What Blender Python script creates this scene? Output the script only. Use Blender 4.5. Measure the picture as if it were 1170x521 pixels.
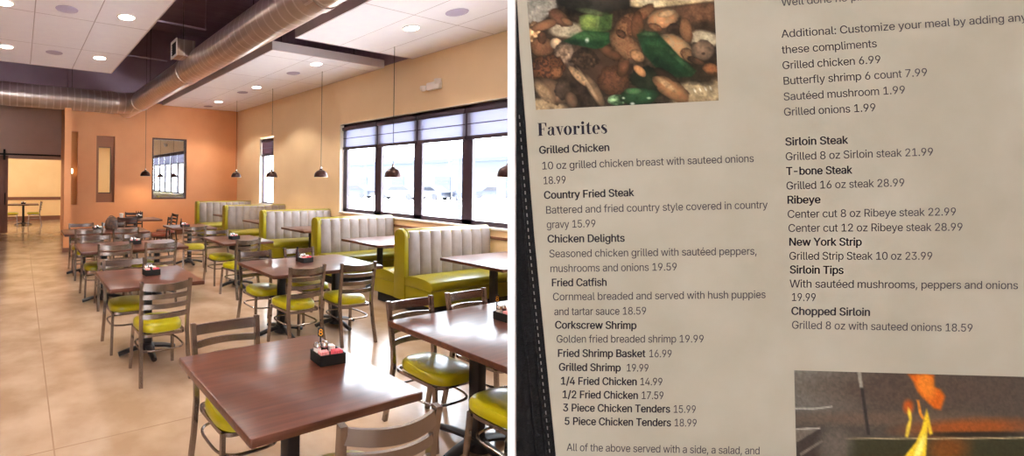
import bpy, bmesh, math, random, json
import numpy as np
from mathutils import Vector, Matrix

for o in list(bpy.data.objects):
    bpy.data.objects.remove(o)
S = bpy.context.scene
COL = S.collection
PI = math.pi
random.seed(7)
RNG = np.random.default_rng(11)

# ------------------------------------------------------------------ camera
F_PX, PX, PY = 522.0, 290.0, 206.0          # focal length and principal point of the room shot, in photo pixels
EYE = 1.70
YAW = math.atan2(PX - 23.5, F_PX)           # the room's long axis lies left of the view axis
ROLL = math.radians(0.72)
c_, s_ = math.cos(YAW), math.sin(YAW)
FWD = Vector((s_, c_, 0)); RGT = Vector((c_, -s_, 0)); UP = Vector((0, 0, 1))
CX = RGT * math.cos(ROLL) + UP * math.sin(ROLL)
CY = -RGT * math.sin(ROLL) + UP * math.cos(ROLL)
cam_d = bpy.data.cameras.new('camera')
cam = bpy.data.objects.new('camera', cam_d)
COL.objects.link(cam)
M = Matrix.Identity(4)
for i in range(3):
    M[i][0], M[i][1], M[i][2] = CX[i], CY[i], -FWD[i]
M[2][3] = EYE
cam.matrix_world = M
cam_d.sensor_width = 36
cam_d.lens = F_PX / 1170 * 36
cam_d.shift_x = (585 - PX) / 1170
cam_d.shift_y = -(260.5 - PY) / 1170
cam_d.clip_start = 0.02
cam_d.clip_end = 300
S.camera = cam

# ------------------------------------------------------------------ sky, big lights, exposure
W = bpy.data.worlds.new('overcast_sky')
S.world = W
W.use_nodes = True
W.node_tree.nodes['Background'].inputs[0].default_value = (0.86, 0.93, 1.0, 1)
W.node_tree.nodes['Background'].inputs[1].default_value = 12.0
S.view_settings.view_transform = 'Standard'
S.view_settings.look = 'None'
S.view_settings.gamma = 1
S.view_settings.use_curve_mapping = False
S.view_settings.exposure = 0.5
S.cycles.use_denoising = True
S.cycles.max_bounces = 8
S.cycles.diffuse_bounces = 4
S.cycles.glossy_bounces = 4
S.cycles.transparent_max_bounces = 12
S.cycles.sample_clamp_indirect = 6
S.cycles.caustics_reflective = False
S.cycles.caustics_refractive = False

DOWNLIGHT_W = 130
PENDANT_W = 40
BACKROOM_W = 46
MENU_FILL_W = 17
WARM = (1.0, 0.90, 0.78)


def add_light(name, kind, loc, power, color, aim=None, parent=None, **kw):
    d = bpy.data.lights.new(name, kind)
    d.energy = power
    d.color = color
    for k, v in kw.items():
        setattr(d, k, v)
    o = bpy.data.objects.new(name, d)
    COL.objects.link(o)
    o.location = loc
    if aim is not None:
        o.rotation_euler = (Vector(aim) - Vector(loc)).to_track_quat('-Z', 'Y').to_euler()
    if parent:
        o.parent = parent
    return o


# added sun behind the building: bounce off the lit street brightens the ceiling
add_light('sun', 'SUN', (-20, 10, 30), 45, (1.0, 0.97, 0.92), aim=(-20 + 0.25, 10 - 0.05, 30 - 0.97), angle=0.009)
# unseen spot added behind the viewer to brighten the white partition and menu
_sp = FWD * -1.15 - RGT * 0.75 + UP * 3.3
_aim = FWD * 0.36 + RGT * 0.42 + UP * 1.62
add_light('menu_fill_spot', 'SPOT', _sp, MENU_FILL_W, (1.0, 0.95, 0.88), aim=_aim, spot_size=math.radians(38), spot_blend=0.6, shadow_soft_size=0.06)

# ------------------------------------------------------------------ materials


def srgb(r, g, b):
    f = lambda v: (v / 255 / 12.92) if v / 255 <= 0.04045 else ((v / 255 + 0.055) / 1.055) ** 2.4
    return (f(r), f(g), f(b), 1)


def mat(name, col, rough=0.5, metal=0.0, spec=0.5, coat=0.0, emit=None, estr=0.0):
    m = bpy.data.materials.new(name)
    m.use_nodes = True
    b = m.node_tree.nodes['Principled BSDF']
    b.inputs['Base Color'].default_value = col
    b.inputs['Roughness'].default_value = rough
    b.inputs['Metallic'].default_value = metal
    b.inputs['Specular IOR Level'].default_value = spec
    b.inputs['Coat Weight'].default_value = coat
    b.inputs['Coat Roughness'].default_value = 0.12
    if emit:
        b.inputs['Emission Color'].default_value = emit
        b.inputs['Emission Strength'].default_value = estr
    return m


def nd(m, t, **kw):
    n = m.node_tree.nodes.new(t)
    for k, v in kw.items():
        setattr(n, k, v)
    return n


def mottled(name, ca, cb, scale=(3, 3, 3), rough=0.5, detail=5, bump=0.0, lo=0.35, hi=0.65, **kw):
    """two colours mixed by noise in object space"""
    m = mat(name, ca, rough, **kw)
    L = m.node_tree.links
    b = m.node_tree.nodes['Principled BSDF']
    tc = nd(m, 'ShaderNodeTexCoord')
    mp = nd(m, 'ShaderNodeMapping')
    mp.inputs['Scale'].default_value = scale
    nz = nd(m, 'ShaderNodeTexNoise')
    nz.inputs['Scale'].default_value = 1.0
    nz.inputs['Detail'].default_value = detail
    rp = nd(m, 'ShaderNodeValToRGB')
    rp.color_ramp.elements[0].position = lo
    rp.color_ramp.elements[1].position = hi
    rp.color_ramp.elements[0].color = ca
    rp.color_ramp.elements[1].color = cb
    L.new(tc.outputs['Object'], mp.inputs[0])
    L.new(mp.outputs[0], nz.inputs['Vector'])
    L.new(nz.outputs['Fac'], rp.inputs[0])
    L.new(rp.outputs[0], b.inputs['Base Color'])
    if bump:
        bp = nd(m, 'ShaderNodeBump')
        bp.inputs['Strength'].default_value = bump
        bp.inputs['Distance'].default_value = 0.005
        L.new(nz.outputs['Fac'], bp.inputs['Height'])
        L.new(bp.outputs[0], b.inputs['Normal'])
    return m


def grid_lines(m, sx, sy, ox, oy, line, width):
    """thin joint lines on a mottled material, in object X and Y"""
    L = m.node_tree.links
    b = m.node_tree.nodes['Principled BSDF']
    src = b.inputs['Base Color'].links[0].from_socket
    tc = nd(m, 'ShaderNodeTexCoord')
    sep = nd(m, 'ShaderNodeSeparateXYZ')
    L.new(tc.outputs['Object'], sep.inputs[0])
    outs = []
    for k, (s, o) in enumerate(((sx, ox), (sy, oy))):
        a = nd(m, 'ShaderNodeMath', operation='ADD'); a.inputs[1].default_value = -o + 100 * s
        L.new(sep.outputs[k], a.inputs[0])
        md = nd(m, 'ShaderNodeMath', operation='MODULO'); md.inputs[1].default_value = s
        L.new(a.outputs[0], md.inputs[0])
        lt = nd(m, 'ShaderNodeMath', operation='LESS_THAN'); lt.inputs[1].default_value = width
        L.new(md.outputs[0], lt.inputs[0])
        outs.append(lt)
    mx = nd(m, 'ShaderNodeMath', operation='MAXIMUM')
    L.new(outs[0].outputs[0], mx.inputs[0]); L.new(outs[1].outputs[0], mx.inputs[1])
    mix = nd(m, 'ShaderNodeMix', data_type='RGBA')
    L.new(mx.outputs[0], mix.inputs['Factor'])
    L.new(src, mix.inputs[6])
    mix.inputs[7].default_value = line
    L.new(mix.outputs[2], b.inputs['Base Color'])
    return m


MT = {}
MT['floor'] = grid_lines(mottled('polished_concrete', srgb(161, 132, 105), srgb(188, 161, 137), (2.2, 2.2, 2.2), 0.17, detail=8, spec=0.6), 4.4, 4.4, 0.2, 3.1, srgb(156, 128, 104), 0.01)
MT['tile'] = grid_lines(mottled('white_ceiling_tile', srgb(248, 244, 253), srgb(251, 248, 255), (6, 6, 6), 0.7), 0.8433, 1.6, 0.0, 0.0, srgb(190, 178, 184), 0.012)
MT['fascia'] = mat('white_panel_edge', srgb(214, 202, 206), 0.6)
MT['deck'] = mottled('dark_deck', srgb(150, 128, 148), srgb(162, 142, 160), (1, 6, 1), 0.8)
MT['orange'] = mottled('orange_paint', srgb(222, 152, 102), srgb(227, 158, 108), (2, 2, 2), 0.6)
MT['tan'] = mottled('tan_paint', srgb(238, 208, 166), srgb(242, 213, 172), (2, 2, 2), 0.6)
MT['brown'] = mottled('brown_paint', srgb(202, 168, 152), srgb(208, 174, 158), (2, 2, 2), 0.65)
MT['cream'] = mottled('cream_paint', srgb(238, 204, 150), srgb(242, 210, 158), (2, 2, 2), 0.6)
MT['white'] = mat('white_paint', srgb(248, 247, 245), 0.55, spec=0.2)
MT['reveal'] = mat('white_reveal', srgb(240, 232, 222), 0.5)
MT['niche'] = mat('brown_panel', srgb(150, 96, 66), 0.55)
MT['niche_tan'] = mat('tan_panel', srgb(200, 132, 70), 0.55)
MT['darkwood'] = mottled('dark_brown_wood', srgb(62, 34, 24), srgb(84, 48, 32), (2, 14, 14), 0.4)
MT['barn'] = mottled('brown_barn_door_wood', srgb(128, 86, 70), srgb(154, 106, 86), (9, 9, 1.2), 0.5)
MT['frame'] = mat('plum_brown_window_frame', srgb(62, 50, 62), 0.4, spec=0.4)
MT['dark_soffit'] = mat('dark_brown_soffit', srgb(58, 44, 46), 0.8)
MT['black'] = mat('black_powder_coat', srgb(26, 22, 24), 0.45)
MT['matte_black'] = mat('matte_black', srgb(20, 18, 18), 0.7)


def wood(name, a, b_, c, rough=0.27):
    m = mat(name, a, 0.36, spec=0.5, coat=0.45)
    m.node_tree.nodes['Principled BSDF'].inputs['Coat Roughness'].default_value = 0.2
    L = m.node_tree.links
    b = m.node_tree.nodes['Principled BSDF']
    tc = nd(m, 'ShaderNodeTexCoord')
    mp = nd(m, 'ShaderNodeMapping'); mp.inputs['Scale'].default_value = (1.6, 26, 26)
    n1 = nd(m, 'ShaderNodeTexNoise'); n1.inputs['Scale'].default_value = 1.3; n1.inputs['Detail'].default_value = 7; n1.inputs['Distortion'].default_value = 0.4
    rp = nd(m, 'ShaderNodeValToRGB')
    e = rp.color_ramp.elements
    e[0].position, e[0].color = 0.3, a
    e[1].position, e[1].color = 0.72, c
    k = e.new(0.5); k.color = b_
    L.new(tc.outputs['Object'], mp.inputs[0]); L.new(mp.outputs[0], n1.inputs['Vector'])
    L.new(n1.outputs['Fac'], rp.inputs[0]); L.new(rp.outputs[0], b.inputs['Base Color'])
    # butcher-block strips, 11 cm wide
    sep = nd(m, 'ShaderNodeSeparateXYZ'); L.new(tc.outputs['Object'], sep.inputs[0])
    ml = nd(m, 'ShaderNodeMath', operation='MULTIPLY'); ml.inputs[1].default_value = 9
    fl = nd(m, 'ShaderNodeMath', operation='FLOOR')
    wn = nd(m, 'ShaderNodeTexWhiteNoise', noise_dimensions='1D')
    L.new(sep.outputs[1], ml.inputs[0]); L.new(ml.outputs[0], fl.inputs[0]); L.new(fl.outputs[0], wn.inputs['W'])
    hs = nd(m, 'ShaderNodeHueSaturation')
    mr = nd(m, 'ShaderNodeMapRange'); mr.inputs['To Min'].default_value = 0.82; mr.inputs['To Max'].default_value = 1.15
    L.new(wn.outputs['Value'], mr.inputs[0]); L.new(mr.outputs[0], hs.inputs['Value'])
    L.new(rp.outputs[0], hs.inputs['Color']); L.new(hs.outputs[0], b.inputs['Base Color'])
    return m


MT['table'] = wood('walnut_table_top', srgb(72, 34, 23), srgb(90, 46, 31), srgb(107, 59, 40))
MT['steel'] = mottled('brushed_bronze_metal', srgb(142, 130, 123), srgb(156, 144, 137), (5, 5, 5), 0.26, metal=0.9)
MT['vinyl'] = mottled('lime_vinyl', srgb(172, 160, 12), srgb(184, 172, 18), (5, 5, 5), 0.28, coat=0.25)
MT['booth_green'] = mottled('olive_lime_vinyl', srgb(140, 130, 12), srgb(152, 142, 16), (3, 3, 3), 0.33, coat=0.15)
MT['booth_grey'] = mottled('taupe_vinyl', srgb(132, 121, 118), srgb(144, 133, 130), (8, 8, 8), 0.38)
MT['piping'] = mat('pale_lime_piping', srgb(206, 200, 70), 0.4)
MT['darkchair'] = mat('dark_stained_wood', srgb(48, 28, 22), 0.35)
MT['brownseat'] = mat('brown_seat_vinyl', srgb(140, 66, 40), 0.4)
MT['lamp_brown'] = mat('bronze_lamp_shade', srgb(60, 34, 30), 0.3, metal=0.5)
MT['lamp_white'] = mat('white_lamp_lining', srgb(245, 238, 225), 0.5)
MT['bulb'] = mat('lamp_bulb', srgb(255, 235, 200), 0.5, emit=(1, 0.86, 0.62, 1), estr=14)
MT['lens'] = mat('downlight_lens', srgb(255, 240, 220), 0.5, emit=(1, 0.93, 0.82, 1), estr=30)
MT['trimwhite'] = mat('white_enamel', srgb(240, 236, 232), 0.4)
MT['speaker'] = mat('lavender_grey_grille', srgb(176, 164, 190), 0.7)
MT['rail'] = mat('brown_chair_rail', srgb(128, 84, 62), 0.5)
MT['baseboard'] = mat('brown_baseboard', srgb(120, 78, 60), 0.5)
MT['red'] = mat('pink_paper', srgb(236, 96, 110), 0.6)
MT['pink'] = mat('pale_pink_paper', srgb(240, 160, 160), 0.6)
MT['paperwhite'] = mat('white_paper', srgb(242, 236, 230), 0.6)
MT['orange_ink'] = mat('orange_print', srgb(244, 170, 30), 0.5)
MT['chrome'] = mat('chrome', srgb(215, 215, 215), 0.15, metal=1)
MT['salt'] = mat('frosted_shaker_glass', srgb(235, 225, 220), 0.15, spec=0.6)
MT['pepper'] = mat('pepper_in_shaker', srgb(58, 44, 38), 0.2)
MT['sauce'] = mat('dark_sauce_bottle', srgb(52, 20, 16), 0.2)
MT['bag'] = mottled('brown_bag_leather', srgb(40, 24, 18), srgb(96, 64, 44), (18, 18, 18), 0.5)
MT['asphalt'] = mottled('pale_concrete_paving', srgb(232, 232, 232), srgb(240, 240, 240), (0.5, 0.5, 0.5), 0.9)
MT['siding'] = mottled('dark_slate_siding', srgb(50, 56, 68), srgb(56, 62, 75), (6, 0.3, 0.3), 0.8)
MT['fasciablue'] = mat('blue_grey_fascia', srgb(30, 40, 60), 0.7)
MT['post_grey'] = mat('blue_grey_paint', srgb(32, 38, 52), 0.6)
MT['car_white'] = mat('silver_car_paint', srgb(62, 64, 72), 0.4)
MT['car_blue'] = mat('slate_car_paint', srgb(26, 32, 46), 0.4)
MT['car_glass'] = mat('dark_car_glass', srgb(16, 20, 30), 0.3)
MT['tyre'] = mat('tyre_rubber', srgb(34, 36, 44), 0.8)
MT['sconce'] = mat('sconce_glow', srgb(255, 230, 180), 0.5, emit=(1, 0.8, 0.45, 1), estr=12)

# spiral galvanised duct: bands along the tube's own axis (object X)
m = mat('galvanised_spiral_duct', srgb(188, 176, 170), 0.28, metal=0.85)
L = m.node_tree.links
b = m.node_tree.nodes['Principled BSDF']
tc = nd(m, 'ShaderNodeTexCoord'); sep = nd(m, 'ShaderNodeSeparateXYZ'); L.new(tc.outputs['Object'], sep.inputs[0])
md = nd(m, 'ShaderNodeMath', operation='PINGPONG'); md.inputs[1].default_value = 0.08
L.new(sep.outputs[0], md.inputs[0])
lt = nd(m, 'ShaderNodeMath', operation='LESS_THAN'); lt.inputs[1].default_value = 0.012
L.new(md.outputs[0], lt.inputs[0])
nz = nd(m, 'ShaderNodeTexNoise'); nz.inputs['Scale'].default_value = 3.0; nz.inputs['Detail'].default_value = 6
L.new(tc.outputs['Object'], nz.inputs['Vector'])
rp = nd(m, 'ShaderNodeValToRGB'); rp.color_ramp.elements[0].color = srgb(178, 162, 154); rp.color_ramp.elements[1].color = srgb(220, 206, 200)
L.new(nz.outputs['Fac'], rp.inputs[0])
mx = nd(m, 'ShaderNodeMix', data_type='RGBA'); L.new(lt.outputs[0], mx.inputs['Factor']); L.new(rp.outputs[0], mx.inputs[6])
mx.inputs[7].default_value = srgb(226, 216, 212); L.new(mx.outputs[2], b.inputs['Base Color'])
bp = nd(m, 'ShaderNodeBump'); bp.inputs['Distance'].default_value = 0.012; bp.inputs['Strength'].default_value = 0.8
L.new(lt.outputs[0], bp.inputs['Height']); L.new(bp.outputs[0], b.inputs['Normal'])
MT['duct'] = m


def glass(name, refl=0.12, tint=(1, 1, 1, 1), rough=0.0):
    m = bpy.data.materials.new(name)
    m.use_nodes = True
    t = m.node_tree
    t.nodes.remove(t.nodes['Principled BSDF'])
    tr = nd(m, 'ShaderNodeBsdfTransparent'); tr.inputs[0].default_value = tint
    gl = nd(m, 'ShaderNodeBsdfGlossy'); gl.inputs['Roughness'].default_value = rough
    mix = nd(m, 'ShaderNodeMixShader'); mix.inputs[0].default_value = refl
    t.links.new(tr.outputs[0], mix.inputs[1]); t.links.new(gl.outputs[0], mix.inputs[2])
    t.links.new(mix.outputs[0], t.nodes['Material Output'].inputs['Surface'])
    return m


MT['glass'] = glass('window_glass', 0.05, (0.97, 0.985, 1, 1))
MT['mirror'] = glass('dark_reflecting_glass', 0.72, (0.35, 0.3, 0.24, 1), 0.02)
MT['niche_glass'] = glass('inner_window_glass', 0.08)


def fabric_blind(name, col, through):
    m = bpy.data.materials.new(name)
    m.use_nodes = True
    t = m.node_tree
    t.nodes.remove(t.nodes['Principled BSDF'])
    tr = nd(m, 'ShaderNodeBsdfTransparent'); tr.inputs[0].default_value = (0.8, 0.86, 1.0, 1)
    tl = nd(m, 'ShaderNodeBsdfTranslucent'); tl.inputs[0].default_value = col
    df = nd(m, 'ShaderNodeBsdfDiffuse'); df.inputs[0].default_value = col
    a = nd(m, 'ShaderNodeMixShader'); a.inputs[0].default_value = 0.5
    t.links.new(tl.outputs[0], a.inputs[1]); t.links.new(df.outputs[0], a.inputs[2])
    k = nd(m, 'ShaderNodeMixShader'); k.inputs[0].default_value = through
    t.links.new(a.outputs[0], k.inputs[1]); t.links.new(tr.outputs[0], k.inputs[2])
    t.links.new(k.outputs[0], t.nodes['Material Output'].inputs['Surface'])
    return m


MT['blind'] = fabric_blind('solar_mesh_fabric', srgb(150, 148, 164), 0.11)
MT['blind_dark'] = fabric_blind('dark_mesh_fabric', srgb(96, 70, 74), 0.06)

# ------------------------------------------------------------------ mesh helpers


class B:
    """collects shapes, links them as one mesh object"""

    def __init__(self):
        self.bm = bmesh.new()

    def _add(self, vs, fs):
        v = [self.bm.verts.new(p) for p in vs]
        for f in fs:
            try:
                self.bm.faces.new([v[i] for i in f])
            except ValueError:
                pass
        return v

    def box(self, c, s, bev=0.0, rot=None, seg=2):
        t = bmesh.new()
        bmesh.ops.create_cube(t, size=1.0)
        bmesh.ops.scale(t, vec=s, verts=t.verts)
        if bev:
            bmesh.ops.bevel(t, geom=list(t.edges), offset=bev, segments=seg, profile=0.5, affect='EDGES')
        if rot is not None:
            bmesh.ops.transform(t, matrix=rot, verts=t.verts)
        bmesh.ops.translate(t, vec=c, verts=t.verts)
        self._merge(t)
        return self

    def span(self, a, b_, bev=0.0, seg=2):
        c = [(a[i] + b_[i]) / 2 for i in range(3)]
        s = [abs(b_[i] - a[i]) for i in range(3)]
        return self.box(c, s, bev, seg=seg)

    def _merge(self, t):
        off = {}
        for v in t.verts:
            off[v] = self.bm.verts.new(v.co)
        for f in t.faces:
            try:
                self.bm.faces.new([off[v] for v in f.verts])
            except ValueError:
                pass
        t.free()

    def prism(self, poly, a, b_, axis='x', bev=0.0):
        """extrude a 2D polygon along an axis; poly in the other two axes"""
        t = bmesh.new()

        def P(p, w):
            return {'x': (w, p[0], p[1]), 'y': (p[0], w, p[1]), 'z': (p[0], p[1], w)}[axis]
        lo = [t.verts.new(P(p, a)) for p in poly]
        hi = [t.verts.new(P(p, b_)) for p in poly]
        n = len(poly)
        t.faces.new(lo[::-1]); t.faces.new(hi)
        for i in range(n):
            t.faces.new((lo[i], lo[(i + 1) % n], hi[(i + 1) % n], hi[i]))
        bmesh.ops.recalc_face_normals(t, faces=t.faces)
        if bev:
            es = [e for e in t.edges if len(e.link_faces) == 2 and e.calc_face_angle(0) > 0.6]
            bmesh.ops.bevel(t, geom=es, offset=bev, segments=2, profile=0.5, affect='EDGES')
        self._merge(t)
        return self

    def tube(self, pts, r, n=8, closed=False, rz=None, cap=True):
        """sweep a round (or r by rz flat) section along points"""
        pts = [Vector(p) for p in pts]
        m = len(pts)
        rings = []
        up0 = Vector((0, 0, 1))
        for i, p in enumerate(pts):
            if closed:
                d = pts[(i + 1) % m] - pts[i - 1]
            else:
                d = pts[min(i + 1, m - 1)] - pts[max(i - 1, 0)]
            d.normalize()
            up = up0 if abs(d.dot(up0)) < 0.95 else Vector((1, 0, 0))
            u = d.cross(up).normalized()
            w = u.cross(d).normalized()
            ri = r[i] if isinstance(r, (list, tuple)) else r
            rj = ri if rz is None else rz
            rings.append([p + u * (ri * math.cos(2 * PI * k / n + PI / n)) + w * (rj * math.sin(2 * PI * k / n + PI / n)) for k in range(n)])
        vs = [v for ring in rings for v in ring]
        fs = []
        for i in range(m if closed else m - 1):
            j = (i + 1) % m
            for k in range(n):
                k2 = (k + 1) % n
                fs.append((i * n + k, i * n + k2, j * n + k2, j * n + k))
        if not closed and cap:
            fs.append(tuple(range(n))[::-1]); fs.append(tuple((m - 1) * n + k for k in range(n)))
        self._add(vs, fs)
        return self

    def lathe(self, prof, n=24, c=(0, 0, 0), sx=1.0, sy=1.0, cap=True):
        vs, fs = [], []
        for (r, z) in prof:
            for k in range(n):
                a = 2 * PI * k / n
                vs.append((c[0] + r * sx * math.cos(a), c[1] + r * sy * math.sin(a), c[2] + z))
        for i in range(len(prof) - 1):
            for k in range(n):
                k2 = (k + 1) % n
                fs.append((i * n + k, i * n + k2, (i + 1) * n + k2, (i + 1) * n + k))
        if cap:
            fs.append(tuple(range(n))[::-1])
            fs.append(tuple((len(prof) - 1) * n + k for k in range(n)))
        self._add(vs, fs)
        return self

    def loops(self, rings, cap=True):
        n = len(rings[0])
        vs = [v for r in rings for v in r]
        fs = []
        for i in range(len(rings) - 1):
            for k in range(n):
                k2 = (k + 1) % n
                fs.append((i * n + k, i * n + k2, (i + 1) * n + k2, (i + 1) * n + k))
        if cap:
            fs.append(tuple(range(n))[::-1])
            fs.append(tuple((len(rings) - 1) * n + k for k in range(n)))
        self._add(vs, fs)
        return self

    def build(self, name, m, parent=None, smooth=True, recalc=True):
        me = bpy.data.meshes.new(name)
        if recalc:
            bmesh.ops.recalc_face_normals(self.bm, faces=self.bm.faces)
        self.bm.to_mesh(me)
        self.bm.free()
        me.materials.append(m)
        if smooth:
            me.polygons.foreach_set('use_smooth', [True] * len(me.polygons))
            me.set_sharp_from_angle(angle=math.radians(38))
        o = bpy.data.objects.new(name, me)
        COL.objects.link(o)
        if parent:
            o.parent = parent
        return o


def thing(name, label, cat, loc=(0, 0, 0), rz=0.0, group=None):
    o = bpy.data.objects.new(name, None)
    COL.objects.link(o)
    o.empty_display_size = 0.1
    o.location = loc
    o.rotation_euler = (0, 0, rz)
    return tag(o, label, cat, group)


def tag(o, label, cat, group=None, kind='thing'):
    o['label'] = label
    o['category'] = cat
    o['kind'] = kind
    if group:
        o['group'] = group
    return o


def struct(name, bb, m, parent=None, smooth=False):
    o = bb.build(name, m, parent, smooth)
    o['kind'] = 'structure'
    return o


def dup(root, loc, rz=0.0, label=None, group=None):
    r = root.copy()
    COL.objects.link(r)
    r.location = loc
    r.rotation_euler = (0, 0, rz)
    if label:
        r['label'] = label
    if group:
        r['group'] = group
    for ch in list(root.children):
        k = ch.copy(); COL.objects.link(k); k.parent = r
        for g in list(ch.children):
            q = g.copy(); COL.objects.link(q); q.parent = k
    return r


class Proto:
    """first use moves the built thing itself, later uses copy it"""

    def __init__(self, root):
        self.root, self.used = root, False

    def put(self, loc, rz, label, group):
        if self.used:
            return dup(self.root, loc, rz, label, group)
        self.used = True
        o = self.root
        o.location = loc
        o.rotation_euler = (0, 0, rz)
        o['label'] = label
        o['group'] = group
        return o

# ------------------------------------------------------------------ the room
XW, YB, HI, LO = 6.35, 13.65, 6.2, 3.98       # window wall, orange wall, deck, where the painted walls stop
struct('floor', B().span((-3.6, -3.1, -0.12), (6.6, 20.4, 0.0)), MT['floor'])
struct('ceiling', B().span((-3.6, -3.1, HI), (6.6, 14.0, HI + 0.1)), MT['deck'])

# window wall (right), built round its two openings
W1 = (11.24, 12.06, 1.03, 2.93)
W2 = (1.85, 8.22, 1.03, 2.97)
wr = B()
wr.span((XW, -3.1, 0), (XW + 0.25, 13.8, W2[2]))
wr.span((XW, -3.1, W2[3]), (XW + 0.25, 13.8, LO))
wr.span((XW, -3.1, W2[2]), (XW + 0.25, W2[0], W2[3]))
wr.span((XW, W2[1], W2[2]), (XW + 0.25, W1[0], W2[3]))
wr.span((XW, W1[1], W2[2]), (XW + 0.25, 13.8, W2[3]))
struct('wall_right', wr, MT['tan'])
struct('wall_right_upper', B().span((XW, -3.1, LO), (XW + 0.25, 13.8, HI)), MT['deck'])
wn = B()
wn.span((-3.6, -3.2, 0), (6.6, -3.1, 0.5)); wn.span((-3.6, -3.2, 3.2), (6.6, -3.1, HI)); wn.span((-3.6, -3.2, 0.5), (-3.3, -3.1, 3.2)); wn.span((-1.2, -3.2, 0.5), (6.6, -3.1, 3.2))
struct('wall_near', wn, MT['tan'])
r = bpy.data.objects.new('window_fill', None); COL.objects.link(r); r['kind'] = 'structure'; r.location = (-3.3, -3.17, 0.5)  # added unseen window: lets in fill daylight from behind the viewer
f = B(); f.span((0, 0, 0), (2.1, 0.06, 0.08)); f.span((0, 0, 2.62), (2.1, 0.06, 2.7))
for k in range(3):
    f.span((k * 1.01, 0, 0), (k * 1.01 + 0.08, 0.06, 2.7))
struct('window_frame', f, MT['frame'], r)
struct('pane', B().span((0.03, 0.03, 0.03), (2.07, 0.036, 2.67)), MT['glass'], r)
struct('wall_left', B().span((-3.7, -3.1, 0), (-3.6, 15.85, HI)), MT['brown'])

# orange wall at the far end
OX0 = 1.14
N1 = (1.2, 1.42, 0.95, 3.0)
N2 = (1.92, 2.43, 1.01, 2.92)
N3 = (3.52, 4.61, 1.09, 2.95)
wb = B()
lo, hi = 0.0, LO
xs = [OX0, N1[0], N1[1], N2[0], N2[1], N3[0], N3[1], XW + 0.25]
for i in range(len(xs) - 1):
    hole = {1: N1, 3: N2, 5: N3}.get(i)
    if hole:
        wb.span((xs[i], YB, lo), (xs[i + 1], YB + 0.15, hole[2]))
        wb.span((xs[i], YB, hole[3]), (xs[i + 1], YB + 0.15, hi))
    else:
        wb.span((xs[i], YB, lo), (xs[i + 1], YB + 0.15, hi))
struct('wall_back', wb, MT['orange'])
struct('wall_back_upper', B().span((OX0, YB, LO), (XW + 0.25, YB + 0.15, HI)), MT['deck'])
struct('wall_passage', B().span((OX0, YB + 0.15, 0), (OX0 + 0.06, 15.7, LO)), MT['orange'])
struct('pillar', B().span((0.885, 11.25, 0), (1.03, 11.4, 3.3)), MT['orange'])
struct('baseboard_pillar', B().span((0.87, 11.235, 0), (1.045, 11.415, 0.1)), MT['baseboard'])
struct('baseboard_back', B().span((OX0, YB - 0.015, 0), (XW, YB, 0.1)), MT['baseboard'])
struct('baseboard_right', B().span((XW - 0.015, -3.1, 0), (XW, YB - 0.015, 0.1)), MT['baseboard'])

# wall of the sliding door and the room behind it
DY = 15.7
wd = B()
wd.span((-3.6, DY, 0), (-0.5, DY + 0.15, LO)); wd.span((-0.5, DY, 2.27), (OX0 + 0.06, DY + 0.15, LO))
struct('wall_barn_door', wd, MT['brown'])
struct('ceiling_passage', B().span((-3.6, 13.8, LO), (OX0 + 0.06, DY + 0.15, LO + 0.1)), MT['dark_soffit'])
struct('wall_passage_upper', B().span((-3.6, 13.8, LO), (OX0 + 0.2, 14.0, HI)), MT['deck'])
struct('wall_far_room', B().span((-4.2, 20.2, 0), (6.8, 20.3, 3.3)), MT['cream'])
struct('wall_far_room_left', B().span((-4.2, DY + 0.15, 0), (-4.1, 20.2, 3.3)), MT['cream'])
struct('wall_far_room_right', B().span((6.7, YB + 0.15, 0), (6.8, 20.2, 3.3)), MT['cream'])
cf = B().span((-4.2, DY + 0.15, 3.3), (6.8, 20.3, 3.4)); cf.span((OX0 + 0.06, YB + 0.15, 3.3), (6.8, DY + 0.15, 3.4))
struct('ceiling_far_room', cf, MT['trimwhite'])
struct('trim_far_room', B().span((-4.1, 20.17, 0.81), (6.7, 20.2, 0.93), 0.008), MT['rail'])
struct('baseboard_far_room', B().span((-4.1, 20.18, 0), (6.7, 20.2, 0.17)), MT['baseboard'])
add_light('far_room_light', 'AREA', (0.2, 17.9, 3.25), BACKROOM_W, (1, 0.84, 0.62), aim=(0.2, 17.9, 0), size=2.2)
add_light('far_room_light', 'AREA', (3.6, 17.6, 3.25), BACKROOM_W, (1, 0.86, 0.62), aim=(3.6, 17.6, 0), size=2.0)

# chair rail on the window wall
tr = B()
tr.span((XW - 0.02, -3.1, 0.86), (XW, YB, 0.90), 0.006)
struct('trim_right', tr, MT['rail'])
struct('trim_sill', B().span((XW - 0.03, W2[0], W2[2] - 0.035), (XW + 0.2, W2[1], W2[2]), 0.006), MT['reveal'])
rv = B()
for w in (W1, W2):
    rv.span((XW - 0.002, w[1] - 0.012, w[2]), (XW + 0.19, w[1], w[3]))
    rv.span((XW - 0.002, w[0], w[3] - 0.01), (XW + 0.19, w[1], w[3]))
rv.span((XW - 0.02, W1[0], W1[2] - 0.03), (XW + 0.19, W1[1], W1[2]))
struct('trim_reveal', rv, MT['reveal'])

# windows
FX0, FX1 = XW + 0.09, XW + 0.15


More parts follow.
